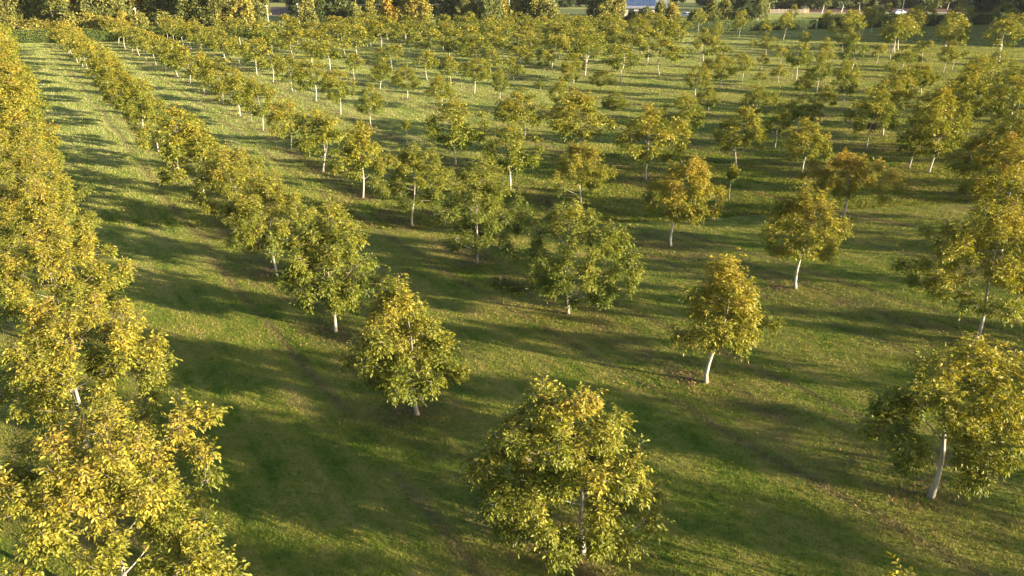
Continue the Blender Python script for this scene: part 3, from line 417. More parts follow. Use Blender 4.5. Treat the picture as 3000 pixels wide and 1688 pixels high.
def np_mesh(name, V, F, mat, attr=None, smooth=False):
    """V (n,3), F (m,k) faces of one size, attr (n,4) optional point colour"""
    me = bpy.data.meshes.new(name)
    V = np.asarray(V, np.float32); F = np.asarray(F, np.int32)
    n, (m, k) = len(V), F.shape
    me.vertices.add(n); me.vertices.foreach_set('co', V.ravel())
    me.loops.add(m * k); me.loops.foreach_set('vertex_index', F.ravel())
    me.polygons.add(m); me.polygons.foreach_set('loop_start', np.arange(0, m * k, k, dtype=np.int32))
    if smooth: me.polygons.foreach_set('use_smooth', np.ones(m, bool))
    if attr is not None:
        a = me.attributes.new('leaf', 'FLOAT_COLOR', 'POINT')
        a.data.foreach_set('color', np.asarray(attr, np.float32).ravel())
    me.update(calc_edges=True)
    if mat: me.materials.append(mat)
    return me

class MB:
    """collects quads: boxes, tubes"""
    def __init__(s): s.v = []; s.f = []
    def quads(s, V, F):
        o = len(s.v); s.v.extend([tuple(p) for p in V]); s.f.extend([[i + o for i in q] for q in F]); return s
    def box(s, x0, x1, y0, y1, z0, z1):
        V = [(x0,y0,z0),(x1,y0,z0),(x1,y1,z0),(x0,y1,z0),(x0,y0,z1),(x1,y0,z1),(x1,y1,z1),(x0,y1,z1)]
        return s.quads(V, [(0,3,2,1),(4,5,6,7),(0,1,5,4),(1,2,6,5),(2,3,7,6),(3,0,4,7)])
    def prism(s, prof, x0, x1):
        """profile in (y,z) extruded along x"""
        n = len(prof); o = len(s.v)
        s.v.extend([(x0, y, z) for y, z in prof] + [(x1, y, z) for y, z in prof])
        for i in range(n):
            j = (i + 1) % n; s.f.append([o+i, o+j, o+n+j, o+n+i])
        s.f.append([o+i for i in range(n)][::-1]); s.f.append([o+n+i for i in range(n)])
        return s
    def tube(s, pts, rad, k=6):
        V, F = tube(pts, rad, k); return s.quads(V, F)
    def mesh(s, name, mat, smooth=False):
        me = bpy.data.meshes.new(name); me.from_pydata(s.v, [], s.f); me.update()
        if smooth:
            for p in me.polygons: p.use_smooth = True
        if mat: me.materials.append(mat)
        return me
    def build(s, name, mat, parent=None, smooth=False):
        return link(name, s.mesh(name, mat, smooth), parent)

def tube(pts, rad, k=6):
    pts = np.asarray(pts, float); rad = np.asarray(rad, float)
    T = np.gradient(pts, axis=0); T /= np.linalg.norm(T, axis=1)[:, None] + 1e-9
    ref = np.array([0.31, 0.95, 0.05]) if abs(T[0, 2]) > .5 else np.array([0., 0., 1.])
    A = np.cross(T, ref); A /= np.linalg.norm(A, axis=1)[:, None] + 1e-9
    B = np.cross(T, A)
    th = np.linspace(0, 2 * math.pi, k, endpoint=False)
    V = (pts[:, None, :] + rad[:, None, None] * (np.cos(th)[None, :, None] * A[:, None, :] + np.sin(th)[None, :, None] * B[:, None, :])).reshape(-1, 3)
    n = len(pts); F = []
    for i in range(n - 1):
        for j in range(k):
            F.append((i*k+j, i*k+(j+1) % k, (i+1)*k+(j+1) % k, (i+1)*k+j))
    return V, np.array(F)

# ------------------------------------------------------------------ materials
class N:
    """tiny node builder"""
    def __init__(s, name):
        s.m = bpy.data.materials.new(name); s.m.use_nodes = True
        s.t = s.m.node_tree; s.t.nodes.clear()
        s.out = s.t.nodes.new('ShaderNodeOutputMaterial')
    def n(s, typ, **kw):
        x = s.t.nodes.new(typ)
        for k, v in kw.items():
            if k.startswith('_'): setattr(x, k[1:], v)
            else: x.inputs[k.replace('__', ' ')].default_value = v
        return x
    def l(s, a, b): s.t.links.new(a, b)
    def noise(s, vec, scale, detail=4, rough=.55, dist=0.):
        x = s.n('ShaderNodeTexNoise', Scale=scale, Detail=detail, Roughness=rough, Distortion=dist)
        if vec is not None: s.l(vec, x.inputs['Vector'])
        return x.outputs['Fac']
    def ramp(s, fac, stops, interp='LINEAR'):
        x = s.t.nodes.new('ShaderNodeValToRGB'); cr = x.color_ramp; cr.interpolation = interp
        while len(cr.elements) < len(stops): cr.elements.new(.5)
        for e, (p, c) in zip(cr.elements, stops):
            e.position = p; e.color = (c[0], c[1], c[2], 1) if not isinstance(c, (int, float)) else (c, c, c, 1)
        s.l(fac, x.inputs['Fac']); return x.outputs['Color']
    def math(s, op, a, b=None, c=None, clamp=False):
        x = s.t.nodes.new('ShaderNodeMath'); x.operation = op; x.use_clamp = clamp
        for i, v in enumerate((a, b, c)):
            if v is None: continue
            if isinstance(v, (int, float)): x.inputs[i].default_value = v
            else: s.l(v, x.inputs[i])
        return x.outputs[0]
    def mix(s, fac, a, b, typ='MIX'):
        x = s.t.nodes.new('ShaderNodeMix'); x.data_type = 'RGBA'; x.blend_type = typ
        for key, v in ((0, fac), (6, a), (7, b)):
            if isinstance(v, (int, float)): x.inputs[key].default_value = v
            elif isinstance(v, tuple): x.inputs[key].default_value = (*v, 1)
            else: s.l(v, x.inputs[key])
        return x.outputs[2]
    def principled(s, col, rough=.8, spec=.3, normal=None):
        p = s.n('ShaderNodeBsdfPrincipled', Roughness=rough)
        p.inputs['Specular IOR Level'].default_value = spec
        if isinstance(col, tuple): p.inputs['Base Color'].default_value = (*col, 1)
        else: s.l(col, p.inputs['Base Color'])
        if normal is not None: s.l(normal, p.inputs['Normal'])
        s.l(p.outputs[0], s.out.inputs['Surface']); return p

def simple(name, col, rough=.7, spec=.3, var=.25, scale=3.0):
    b = N(name); tc = b.n('ShaderNodeTexCoord')
    f = b.noise(tc.outputs['Object'], scale, 5, .6)
    lo = tuple(c * (1 - var) for c in col); hi = tuple(min(1, c * (1 + var)) for c in col)
    b.principled(b.ramp(f, [(.3, lo), (.7, hi)]), rough, spec)
    return b.m

def leaf_material(name, stops, spread=1.0, trans=.32, spec=.35):
    """tint of the whole crown comes from the object's own colour, the rest from each leaf's own hue"""
    b = N(name)
    at = b.n('ShaderNodeAttribute'); at.attribute_name = 'leaf'
    sep = b.n('ShaderNodeSeparateColor'); b.l(at.outputs['Color'], sep.inputs[0])
    oi = b.n('ShaderNodeObjectInfo')
    os_ = b.n('ShaderNodeSeparateColor'); b.l(oi.outputs['Color'], os_.inputs[0])
    v = os_.outputs[0]
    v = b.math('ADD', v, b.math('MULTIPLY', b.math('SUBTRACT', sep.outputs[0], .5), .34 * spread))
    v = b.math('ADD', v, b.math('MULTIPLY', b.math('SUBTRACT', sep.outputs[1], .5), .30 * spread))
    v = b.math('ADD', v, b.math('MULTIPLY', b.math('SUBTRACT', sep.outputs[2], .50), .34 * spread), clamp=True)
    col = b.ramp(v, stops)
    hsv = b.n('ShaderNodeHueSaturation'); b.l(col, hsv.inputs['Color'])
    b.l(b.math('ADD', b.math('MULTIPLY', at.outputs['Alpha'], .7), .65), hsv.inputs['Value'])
    p = b.n('ShaderNodeBsdfPrincipled', Roughness=.5)
    p.inputs['Specular IOR Level'].default_value = spec
    b.l(hsv.outputs[0], p.inputs['Base Color'])
    tr = b.n('ShaderNodeBsdfTranslucent')
    h2 = b.n('ShaderNodeHueSaturation', Saturation=1.15, Value=1.15); b.l(hsv.outputs[0], h2.inputs['Color'])
    b.l(h2.outputs[0], tr.inputs['Color'])
    mx = b.n('ShaderNodeMixShader', Fac=trans)
    b.l(p.outputs[0], mx.inputs[1]); b.l(tr.outputs[0], mx.inputs[2]); b.l(mx.outputs[0], b.out.inputs['Surface'])
    return b.m

M = {}
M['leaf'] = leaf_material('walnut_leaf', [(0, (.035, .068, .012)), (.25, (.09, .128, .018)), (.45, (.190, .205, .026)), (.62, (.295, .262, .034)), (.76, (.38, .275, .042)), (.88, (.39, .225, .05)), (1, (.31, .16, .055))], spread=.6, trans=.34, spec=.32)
M['wood_leaf'] = leaf_material('woodland_leaf', [(0, (.022, .040, .014)), (.2, (.07, .10, .026)), (.4, (.17, .185, .048)), (.58, (.26, .25, .058)), (.72, (.37, .30, .045)), (.86, (.36, .21, .05)), (1, (.2, .10, .05))], spread=.55)

def bark(name, lo, hi, twig=None):
    b = N(name); tc = b.n('ShaderNodeTexCoord')
    mp = b.n('ShaderNodeMapping'); mp.inputs['Scale'].default_value = (9, 9, 2.2); b.l(tc.outputs['Object'], mp.inputs['Vector'])
    f = b.noise(mp.outputs[0], 1.6, 6, .65)
    bp = b.n('ShaderNodeBump', Strength=.5, Distance=.02); b.l(f, bp.inputs['Height'])
    col = b.ramp(f, [(.28, lo), (.55, hi), (.75, tuple(min(1, c * 1.12) for c in hi))])
    if twig:                                               # the pale lower stem gives way to grey-brown branches
        sz = b.n('ShaderNodeSeparateXYZ'); b.l(tc.outputs['Object'], sz.inputs[0])
        k = b.math('DIVIDE', b.math('SUBTRACT', sz.outputs[2], 1.3), 1.2, clamp=True)
        col = b.mix(b.math('MULTIPLY', k, .85), col, twig)
        dirt = b.math('SUBTRACT', 1.0, b.math('DIVIDE', sz.outputs[2], b.math('ADD', .12, b.math('MULTIPLY', f, .5))), clamp=True)
        col = b.mix(b.math('MULTIPLY', dirt, .75), col, (.13, .10, .07))
    b.principled(col, .85, .2, bp.outputs[0])
    return b.m
M['bark'] = bark('pale_bark', (.22, .195, .16), (.47, .43, .37), (.17, .14, .105))
M['dark_bark'] = bark('dark_bark', (.10, .085, .065), (.2, .17, .135))
M['birch'] = bark('birch_bark', (.3, .27, .23), (.58, .54, .48))

def ground_colour(b, pos):
    """grass, straw and bare soil of the orchard, laid out along the tree rows (world position)"""
    sx = b.n('ShaderNodeSeparateXYZ'); b.l(pos, sx.inputs[0])
    # u: metres across the rows, w: metres along them
    u = b.math('ADD', b.math('MULTIPLY', sx.outputs[0], .8386), b.math('MULTIPLY', sx.outputs[1], .5448))
    w = b.math('ADD', b.math('MULTIPLY', sx.outputs[0], -.5448), b.math('MULTIPLY', sx.outputs[1], .8386))
    wob = b.math('MULTIPLY', b.math('SUBTRACT', b.noise(pos, .12, 3), .5), 1.6)
    u0 = b.math('ADD', u, wob)
    ROW = 8.844
    ph = b.math('SUBTRACT', u0, 17.29 - 2 * ROW)           # a tree row at every multiple of ROW
    a = b.math('PINGPONG', ph, ROW / 2)                    # 0 on the row, ROW/2 mid-lane
    a2 = b.math('PINGPONG', b.math('SUBTRACT', b.math('ADD', u, b.math('MULTIPLY', wob, .3)), 17.29 - 2 * ROW), ROW / 2)
    cv = b.n('ShaderNodeCombineXYZ')
    b.l(b.math('MULTIPLY', u, 1.0), cv.inputs[0]); b.l(b.math('MULTIPLY', w, .10), cv.inputs[1])
    stripe = b.noise(cv.outputs[0], 1.5, 4, .6)            # mowing and wheel streaks along the lanes
    big = b.noise(pos, .055, 4, .6, .3); mid = b.noise(pos, .33, 5, .65, .4)
    fine = b.noise(pos, 2.1, 6, .72); tiny = b.noise(pos, 11., 3, .7)
    g = b.math('ADD', b.math('MULTIPLY', mid, .42), b.math('MULTIPLY', fine, .36))
    g = b.math('ADD', g, b.math('MULTIPLY', big, .16)); g = b.math('ADD', g, b.math('MULTIPLY', tiny, .22))
    g = b.math('ADD', g, b.math('MULTIPLY', b.math('SUBTRACT', stripe, .5), .46))
    col = b.ramp(g, [(.34, (.034, .076, .010)), (.46, (.088, .132, .014)), (.56, (.162, .182, .026)), (.67, (.24, .215, .050)), (.82, (.30, .235, .085))])
    # paler turf far left: partly dry mowing, partly low-sun brightness put into the colour
    dry_sunlit = b.math('DIVIDE', b.math('SUBTRACT', b.math('SUBTRACT', sx.outputs[1], b.math('MULTIPLY', sx.outputs[0], 1.25)), 42.), 60., clamp=True)
    dry_sunlit = b.math('MULTIPLY', dry_sunlit, b.ramp(g, [(.36, .45), (.62, 1.)]))
    col = b.mix(b.math('MULTIPLY', dry_sunlit, .72), col, b.ramp(stripe, [(.32, (.17, .215, .052)), (.5, (.26, .29, .088)), (.68, (.35, .34, .135))]))
    # worn strip with leaf litter and soil under the rows
    st = b.math('SUBTRACT', 1.0, b.math('DIVIDE', a, 1.5, clamp=True), clamp=True)
    st = b.math('MULTIPLY', st, b.ramp(b.noise(pos, .45, 5, .7, .6), [(.42, 0.), (.60, 1.)]))
    soil = b.ramp(fine, [(.3, (.070, .048, .030)), (.7, (.150, .105, .062))])
    col = b.mix(b.math('MULTIPLY', st, .8), col, soil)
    # a pair of wheel tracks either side of the row
    tr = b.math('SUBTRACT', 1.0, b.math('DIVIDE', b.math('ABSOLUTE', b.math('SUBTRACT', a2, 1.9)), .36, clamp=True), clamp=True)
    tr = b.math('MULTIPLY', tr, b.ramp(stripe, [(.36, 0.), (.52, 1.)]))
    col = b.mix(b.math('MULTIPLY', tr, .6), col, soil)
    return col, g, fine, tiny, mid, tr

b = N('orchard_grass_ground'); ge = b.n('ShaderNodeNewGeometry')
col, g, fine, tiny, mid, tr = ground_colour(b, ge.outputs['Position'])
hgt = b.math('ADD', b.math('MULTIPLY', fine, .6), b.math('MULTIPLY', tiny, .35)); hgt = b.math('ADD', hgt, b.math('MULTIPLY', mid, .5))
hgt = b.math('SUBTRACT', hgt, b.math('MULTIPLY', tr, .35))
bp = b.n('ShaderNodeBump', Strength=.8, Distance=.07); b.l(hgt, bp.inputs['Height'])
pr = b.principled(col, .9, .15, bp.outputs[0])
M['ground'] = b.m
b = N('grass_blade'); ge = b.n('ShaderNodeNewGeometry')
col, *_ = ground_colour(b, ge.outputs['Position'])
at = b.n('ShaderNodeAttribute'); at.attribute_name = 'leaf'
hs = b.n('ShaderNodeHueSaturation'); b.l(col, hs.inputs['Color']); b.l(b.math('ADD', b.math('MULTIPLY', at.outputs['Fac'], .9), .65), hs.inputs['Value'])
p = b.n('ShaderNodeBsdfDiffuse'); b.l(hs.outputs[0], p.inputs[0]); t2 = b.n('ShaderNodeBsdfTranslucent'); b.l(hs.outputs[0], t2.inputs[0])
mx = b.n('ShaderNodeMixShader', Fac=.3); b.l(p.outputs[0], mx.inputs[1]); b.l(t2.outputs[0], mx.inputs[2]); b.l(mx.outputs[0], b.out.inputs['Surface'])
M['blade'] = b.m
M['lawn'] = simple('lawn_grass', (.10, .125, .04), .9, .15, .35, .25)
M['soil'] = simple('leaf_litter', (.125, .075, .05), .95, .1, .6, .35)
M['fallen'] = leaf_material('fallen_leaf', [(0, (.10, .06, .03)), (.5, (.20, .12, .05)), (1, (.30, .22, .06))], spread=1.4, trans=.05)
M['road'] = simple('road_gravel', (.36, .32, .27), .9, .2, .15, .8)
M['field'] = simple('ploughed_soil', (.085, .06, .055), .95, .1, .35, .3)
M['pole'] = simple('weathered_pole', (.50, .47, .43), .8, .2, .2, 2.)
M['dark_pole'] = simple('dark_pole', (.12, .11, .11), .8, .2, .2, 2.)
M['wire'] = simple('wire', (.35, .35, .36), .5, .4, .05, 1.)
M['white'] = simple('white_paint', (.55, .55, .54), .4, .5, .06, 1.5)
M['bluepaint'] = simple('pale_blue_paint', (.38, .44, .58), .4, .5, .08, 1.5)
M['wall'] = simple('rendered_wall', (.46, .44, .40), .85, .2, .1, 1.)
M['glass'] = simple('dark_glass', (.03, .035, .04), .12, .6, .1, 1.)
M['rubber'] = simple('rubber', (.03, .03, .03), .8, .2, .1, 2.)
M['fencewood'] = simple('pale_fence_wood', (.40, .34, .26), .8, .2, .2, 4.)
M['orange'] = simple('orange_panel', (.55, .25, .12), .7, .3, .15, 2.)
M['slate'] = simple('slate_roof', (.16, .17, .20), .7, .35, .25, 2.)
b = N('solar_panel'); tc = b.n('ShaderNodeTexCoord')
br = b.n('ShaderNodeTexBrick', Scale=1.0); br.offset = 0.0; b.l(tc.outputs['Object'], br.inputs['Vector'])
br.inputs['Color1'].default_value = (.035, .06, .13, 1); br.inputs['Color2'].default_value = (.045, .07, .15, 1); br.inputs['Mortar'].default_value = (.12, .15, .22, 1)
br.inputs['Mortar Size'].default_value = .02; br.inputs['Brick Width'].default_value = 1.0; br.inputs['Row Height'].default_value = 1.0
b.principled(br.outputs[0], .2, .6); M['solar'] = b.m

# ------------------------------------------------------------------ leaves
def norm(a): return a / (np.linalg.norm(a, axis=-1, keepdims=True) + 1e-9)

def compound_leaves(rng, P0, D, L, clump, K, pos, rl, ls, lw, zlo, zhi, quads=2, droop=.35):
    """shoots P0+D*L carrying K drooping pinnate leaves with len(pos) leaflets each -> V, F, attr"""
    n = len(P0); m = len(pos)
    k = (np.arange(K) + .6) / K
    base = P0[:, None, :] + D[:, None, :] * (L[:, None] * k[None, :])[..., None]
    ref = np.where(np.abs(D[:, 2:3]) > .85, np.array([[1., 0, 0]]), np.array([[0, 0, 1.]]))
    A = norm(np.cross(D, ref)); B = np.cross(D, A)
    th = 2.4 * np.arange(K)[None, :] + rng.uniform(0, 6.28, (n, 1)) + rng.normal(0, .35, (n, K))
    out = np.cos(th)[..., None] * A[:, None, :] + np.sin(th)[..., None] * B[:, None, :]
    r = norm(D[:, None, :] * rng.uniform(.15, .85, (n, K, 1)) + out + np.array([0, 0, -droop * .4]) + rng.normal(0, .15, (n, K, 3)))
    side = norm(np.cross(r, np.array([0, 0, 1.])) + 1e-4)
    rlen = rl * rng.uniform(.7, 1.15, (n, K, 1))
    s = np.array([p[0] for p in pos]); sg = np.array([p[1] for p in pos], float)
    lp = base[:, :, None, :] + r[:, :, None, :] * (rlen * s[None, None, :])[..., None]
    lp[..., 2] -= droop * .35 * (rlen * s[None, None, :] ** 2)
    d = norm(r[:, :, None, :] * .75 + side[:, :, None, :] * (sg * 1.0)[None, None, :, None] + np.array([0, 0, -droop]) + rng.normal(0, .22, (n, K, m, 3)))
    up = norm(np.array([0, 0, 1.]) + rng.normal(0, .45, d.shape))
    v = norm(np.cross(d, up)); nn = np.cross(v, d)
    sz = rng.uniform(.75, 1.2, (n, K, m, 1))
    l = ls * sz; w = lw * sz
    p = lp
    tip = p + d * l + np.array([0, 0, -1.]) * l * .12
    cnt = n * K * m
    if quads == 2:
        l1 = p + d * l * .30 + v * w * .5 + nn * w * .16; r1 = p + d * l * .30 - v * w * .5 + nn * w * .16
        l2 = p + d * l * .70 + v * w * .42 + nn * w * .10; r2 = p + d * l * .70 - v * w * .42 + nn * w * .10
        V = np.stack([p, l1, l2, tip, r2, r1], axis=3).reshape(-1, 3); q = 6
        o = np.arange(cnt)[:, None] * 6
        F = np.concatenate([o + np.array([0, 1, 2, 3]), o + np.array([0, 3, 4, 5])], axis=0)
    else:
        l1 = p + d * l * .48 + v * w * .55; r1 = p + d * l * .48 - v * w * .55
        V = np.stack([p, l1, tip, r1], axis=3).reshape(-1, 3); q = 4
        F = np.arange(cnt)[:, None] * 4 + np.array([0, 1, 2, 3])
    leafr = np.repeat(np.clip(rng.normal(.5, .22, (n, K)), 0, 1)[:, :, None] + rng.normal(0, .12, (n, K, m)), 1, axis=2)
    at = np.empty((n, K, m, 4))
    at[..., 0] = np.clip(leafr, 0, 1); at[..., 1] = clump[:, None, None]
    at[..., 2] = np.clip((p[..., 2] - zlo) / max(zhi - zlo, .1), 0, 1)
    at[..., 3] = rng.uniform(0, 1, (n, K, m))
    at = np.repeat(at.reshape(-1, 4), q, axis=0)
    return V, F, at

PIN5 = [(.42, -1), (.46, 1), (.75, -1), (.8, 1), (1.0, 0)]
PIN7 = [(.3, -1), (.34, 1), (.55, -1), (.6, 1), (.82, -1), (.86, 1), (1.0, 0)]
PIN3 = [(.5, -1), (.6, 1), (1.0, 0)]

def tree_meshes(seed, h, w, cb, off=0., lod=0, bend=.12, trunk_r=.07, shape='round', low=0.0, dens=1.0, lobe_k=1.0, leafmat='leaf', barkmat='bark'):
    """a walnut tree: one trunk-and-limbs mesh, one crown mesh, in metres, base at the origin"""
    rng = np.random.default_rng(seed)
    ncl, nsh, K, pos, ls, lw, rl, quads = [(54, 7, 8, PIN7, .090, .040, .27, 2), (48, 6, 6, PIN5, .125, .060, .25, 2), (44, 5, 5, PIN3, .21, .105, .27, 1), (95, 5, 5, PIN3, .46, .24, .52, 1)][lod]
    ncl = int(ncl * dens * (1 if lod == 3 else max(.5, min(1.6, (w * (h - cb)) / 11.))))
    big = 2.0 if lod == 3 else 1.0
    # --- stem
    k = 11
    t = np.linspace(0, 1, k); lead = h * .80
    ph = rng.uniform(0, 6.28); ph2 = rng.uniform(0, 6.28)
    sx = bend * (np.sin(t * 5.2 + ph) - math.sin(ph)) + off * np.clip((t - .1), 0, 1)
    sy = bend * (np.sin(t * 4.4 + ph2) - math.sin(ph2))
    stem = np.stack([sx, sy, t * lead - .06], 1)
    rad = trunk_r * (1 - .80 * t) ; rad[0] *= 1.45
    tv, tf = [], []; nv = 0
    def addt(P, R, kk):
        nonlocal nv
        V, F = tube(P, R, kk); tv.append(V); tf.append(F + nv); nv += len(V)
    addt(stem, rad, 8 if lod == 0 else 5)
    def stem_at(z):
        f = np.clip((z + .06) / lead, 0, 1) * (k - 1); i = min(int(f), k - 2); return stem[i] + (stem[i + 1] - stem[i]) * (f - i)
    # --- clumps of foliage inside an uneven envelope
    lob = [(lobe_k * rng.uniform(.07, .18), rng.integers(1, 5), rng.uniform(0, 6.28), rng.uniform(-4, 4)) for _ in range(4)]
    def prof(z):
        if shape == 'cone': return np.minimum(1, (z + .10) / .30) ** .7 * (1.02 - z) ** .8
        if shape == 'flat': return np.minimum(1, (z + .25) / .45) ** .6 * np.maximum(.02, 1.03 - z ** 2.2) ** .5
        return np.minimum(1, (z + .14) / .42) ** .7 * np.maximum(.02, 1.02 - z ** 1.7) ** .62
    cl = []
    z = np.zeros(0)
    while len(cl) < ncl:
        zf = rng.uniform(0, 1); pr = prof(np.array(zf))
        if rng.uniform() > pr + .12: continue
        th = rng.uniform(0, 6.28)
        lobe = 1 + sum(a * math.sin(m_ * th + p_ + q_ * zf) for a, m_, p_, q_ in lob)
        rr = w / 2 * pr * lobe * math.sqrt(rng.uniform(.14 if zf < .55 else .01, 1.0)) * .90
        rr = min(rr, w * .56)
        c = np.array([off + rr * math.cos(th), rr * math.sin(th), cb + .22 + zf * (h - cb - .42)])
        if len(cl) and lod < 2:
            if np.min(np.linalg.norm(np.array(cl) - c, axis=1)) < .34 * min(1, w / 3.): 
                if rng.uniform() < .8: continue
        cl.append(c)
    if low:
        for j in range(4): cl.append(np.array([off - w * (.34 + .06 * j) * 1.05, rng.normal(0, .15), cb + .25 + .12 * j]))
    cl = np.array(cl)
    if lod < 3:                                            # bring the crown to its measured spread and height
        nb = len(cl) - (4 if low else 0); e = .24
        lo_, hi_ = cl[:nb].min(0), cl[:nb].max(0)
        sc_ = (w - 2 * e) / max(.3, hi_[0] - lo_[0]); sy_ = min(1.3, (w * .96 - 2 * e) / max(.3, hi_[1] - lo_[1]))
        cl[:nb, 0] = off + (cl[:nb, 0] - (lo_[0] + hi_[0]) / 2) * sc_
        cl[:nb, 1] = (cl[:nb, 1] - (lo_[1] + hi_[1]) / 2) * sy_
        cl[:nb, 2] = cb + .32 + (cl[:nb, 2] - lo_[2]) * (h - cb - .54) / max(.3, hi_[2] - lo_[2])
    # --- limbs: every clump hangs on the nearest branch already grown towards it
    order = np.argsort([math.hypot(c[0] - off * .6, c[1]) + .25 * c[2] for c in cl]); grown = []
    for i in order:
        c = cl[i]; hr = math.hypot(c[0] - off * .6, c[1])
        z0 = max(cb * .85, min(c[2] - hr * rng.uniform(.45, .8) - .1, lead * .97))
        a = stem_at(z0); best = np.linalg.norm(c - a) * .8; r0 = min(.030, .009 + .010 * hr)
        for g_ in grown:
            d_ = np.linalg.norm(c - g_)
            if d_ < best and g_[2] < c[2] + .25: best = d_; a = g_; r0 = .010
        grown.append(c)
        u = np.linspace(0, 1, 6)[:, None]
        mid = (a + c) / 2 + np.array([0, 0, -.10 * best]) + rng.normal(0, .06, 3)
        P = (1 - u) ** 2 * a + 2 * u * (1 - u) * mid + u ** 2 * c
        addt(P, np.linspace(r0 * trunk_r / .07, .005, 6), 5 if lod == 0 else 3)
    # --- shoots
    ns = ncl * nsh if not low else len(cl) * nsh
    ci = np.repeat(np.arange(len(cl)), nsh)[:ns]
    cen = np.array([off, 0, cb + (h - cb) * .42])
    outw = norm((cl - cen) * np.array([1, 1, .8]))
    D = norm(outw[ci] * .75 + np.array([0, 0, .55]) + rng.normal(0, .62, (len(ci), 3)))
    P0 = cl[ci] + rng.normal(0, .065 * big, (len(ci), 3)) - D * .10
    topf = np.clip((cl[ci][:, 2] - cb) / (h - cb) * 1.6 - .7, 0, 1)[:, None] * (lod < 3)
    D = norm(D + np.array([0, 0, 1.]) * topf * rng.uniform(.2, 1.6, (len(ci), 1)))
    L = rng.uniform(.20, .50, len(ci)) * (1 + .9 * topf[:, 0] * rng.uniform(-.4, 1, len(ci)) ** 2) * (1.0 if lod < 2 else .9) * big
    if lod == 0:
        for i in range(0, len(ci)):
            addt(np.array([P0[i], P0[i] + D[i] * L[i] * .55, P0[i] + D[i] * L[i]]), np.array([.007, .005, .003]), 3)
    cr = np.clip(rng.normal(.5, .26, len(cl)), 0, 1)
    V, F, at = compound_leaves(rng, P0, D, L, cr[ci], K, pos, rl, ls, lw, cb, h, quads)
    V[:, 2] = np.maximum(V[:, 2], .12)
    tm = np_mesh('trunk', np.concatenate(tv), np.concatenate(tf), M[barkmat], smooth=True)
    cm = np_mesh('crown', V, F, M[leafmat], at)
    return tm, cm

def place_tree(name, loc, rz, meshes, tint, label, cat, group, scale=(1, 1, 1)):
    r = empty(name, loc, rz); tag(r, label, cat, group)
    r.scale = scale
    t = link('trunk', meshes[0], r); c = link('crown', meshes[1], r)
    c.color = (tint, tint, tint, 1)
    return r
# ------------------------------------------------------------------ the orchard
import zlib
rnd = random.Random(11)
VAR1 = [tree_meshes(900 + i, 4.3, 3.4, 1.25, lod=1, bend=.10 + .02 * (i % 3), shape=['round', 'round', 'cone', 'round', 'flat'][i % 5], trunk_r=.06) for i in range(15)]
VAR2 = [tree_meshes(700 + i, 4.2, 3.1, 1.7, lod=2, bend=.10, shape=['round', 'cone', 'round', 'round', 'cone'][i % 5], trunk_r=.052) for i in range(14)]
SAP = tree_meshes(333, 1.9, .60, 1.25, lod=1, bend=.03, trunk_r=.022, dens=.55)

for idx, (x, y, z, h, w, cb, off, tint, label, group, kind) in enumerate(TREES):
    d = math.hypot(x, y)
    if kind == 'sap':
        place_tree('sapling', (x, y, z), rnd.uniform(0, 6), SAP, tint, label, 'sapling', group, (.75, .75, h / 1.9)); continue
    if y < 44:
        sh = 'cone' if ('two-topped' in label or 'pokes' in label or 'orange-topped' in label) else ('flat' if ('low branch' in label or 'nearest whole' in label or 'broad golden' in label) else 'round')
        bend = .15 if 'bent white' in label else .09; big = 'nearest whole' in label
        me = tree_meshes(zlib.crc32(label.encode()) % 9973, h, w, cb, off=off, lod=0, bend=bend, shape=sh, dens=1.35 if big else 1.0, lobe_k=.3 if big else 1.0, trunk_r=.076 if 'flared' in label else .068, low=1.0 if 'low left' in label else 0.)
        place_tree('walnut_tree', (x, y, z), 0, me, tint, label, 'walnut tree', group)
    elif y < 88:
        v = VAR1[rnd.randrange(len(VAR1))]
        w *= 1.10;  place_tree('walnut_tree', (x, y, z), rnd.uniform(0, 6.28), v, tint, label, 'walnut tree', group, (w / 3.4, w / 3.4, h / 4.3))
    else:
        v = VAR2[rnd.randrange(len(VAR2))]
        w *= 1.14; h *= 1.04;  place_tree('walnut_tree', (x, y, z), rnd.uniform(0, 6.28), v, tint, label, 'walnut tree', group, (w / 3.1, w / 3.1, h / 4.2))

# trees of the same orchard standing beyond the right-hand side: one mass, it throws the long shadows
def merged(name, items, variants, label, leafmat):
    V, F, A, TV, TF = [], [], [], [], []; nv = nt = 0
    for i, (x, y, z, h, w) in enumerate(items):
        tm, cm = variants[i % len(variants)]
        a = rnd.uniform(0, 6.28); ca, sa = math.cos(a), math.sin(a)
        for me, VV, FF in ((cm[0], V, F), (tm[0], TV, TF)):
            P = me[0]; s = (w / cm[1], w / cm[1], h / cm[2])
            Q = np.stack([x + (P[:, 0] * ca - P[:, 1] * sa) * s[0], y + (P[:, 0] * sa + P[:, 1] * ca) * s[1], z + P[:, 2] * s[2]], 1)
            if VV is V: F.append(me[1] + nv); nv += len(P); A.append(me[2])
            else: TF.append(me[1] + nt); nt += len(P)
            VV.append(Q)
    me = np_mesh(name, np.concatenate(V + TV), np.concatenate(F + [f + nv for f in TF]), M[leafmat], np.concatenate(A + [np.full((nt, 4), .5)]))
    me.materials.append(M['bark'])
    mi = np.zeros(len(me.polygons), np.int32); mi[sum(len(f) for f in F):] = 1
    me.polygons.foreach_set('material_index', mi)
    o = link(name, me); o.color = (.5, .5, .5, 1)
    tag(o, label, 'trees', kind='stuff'); return o

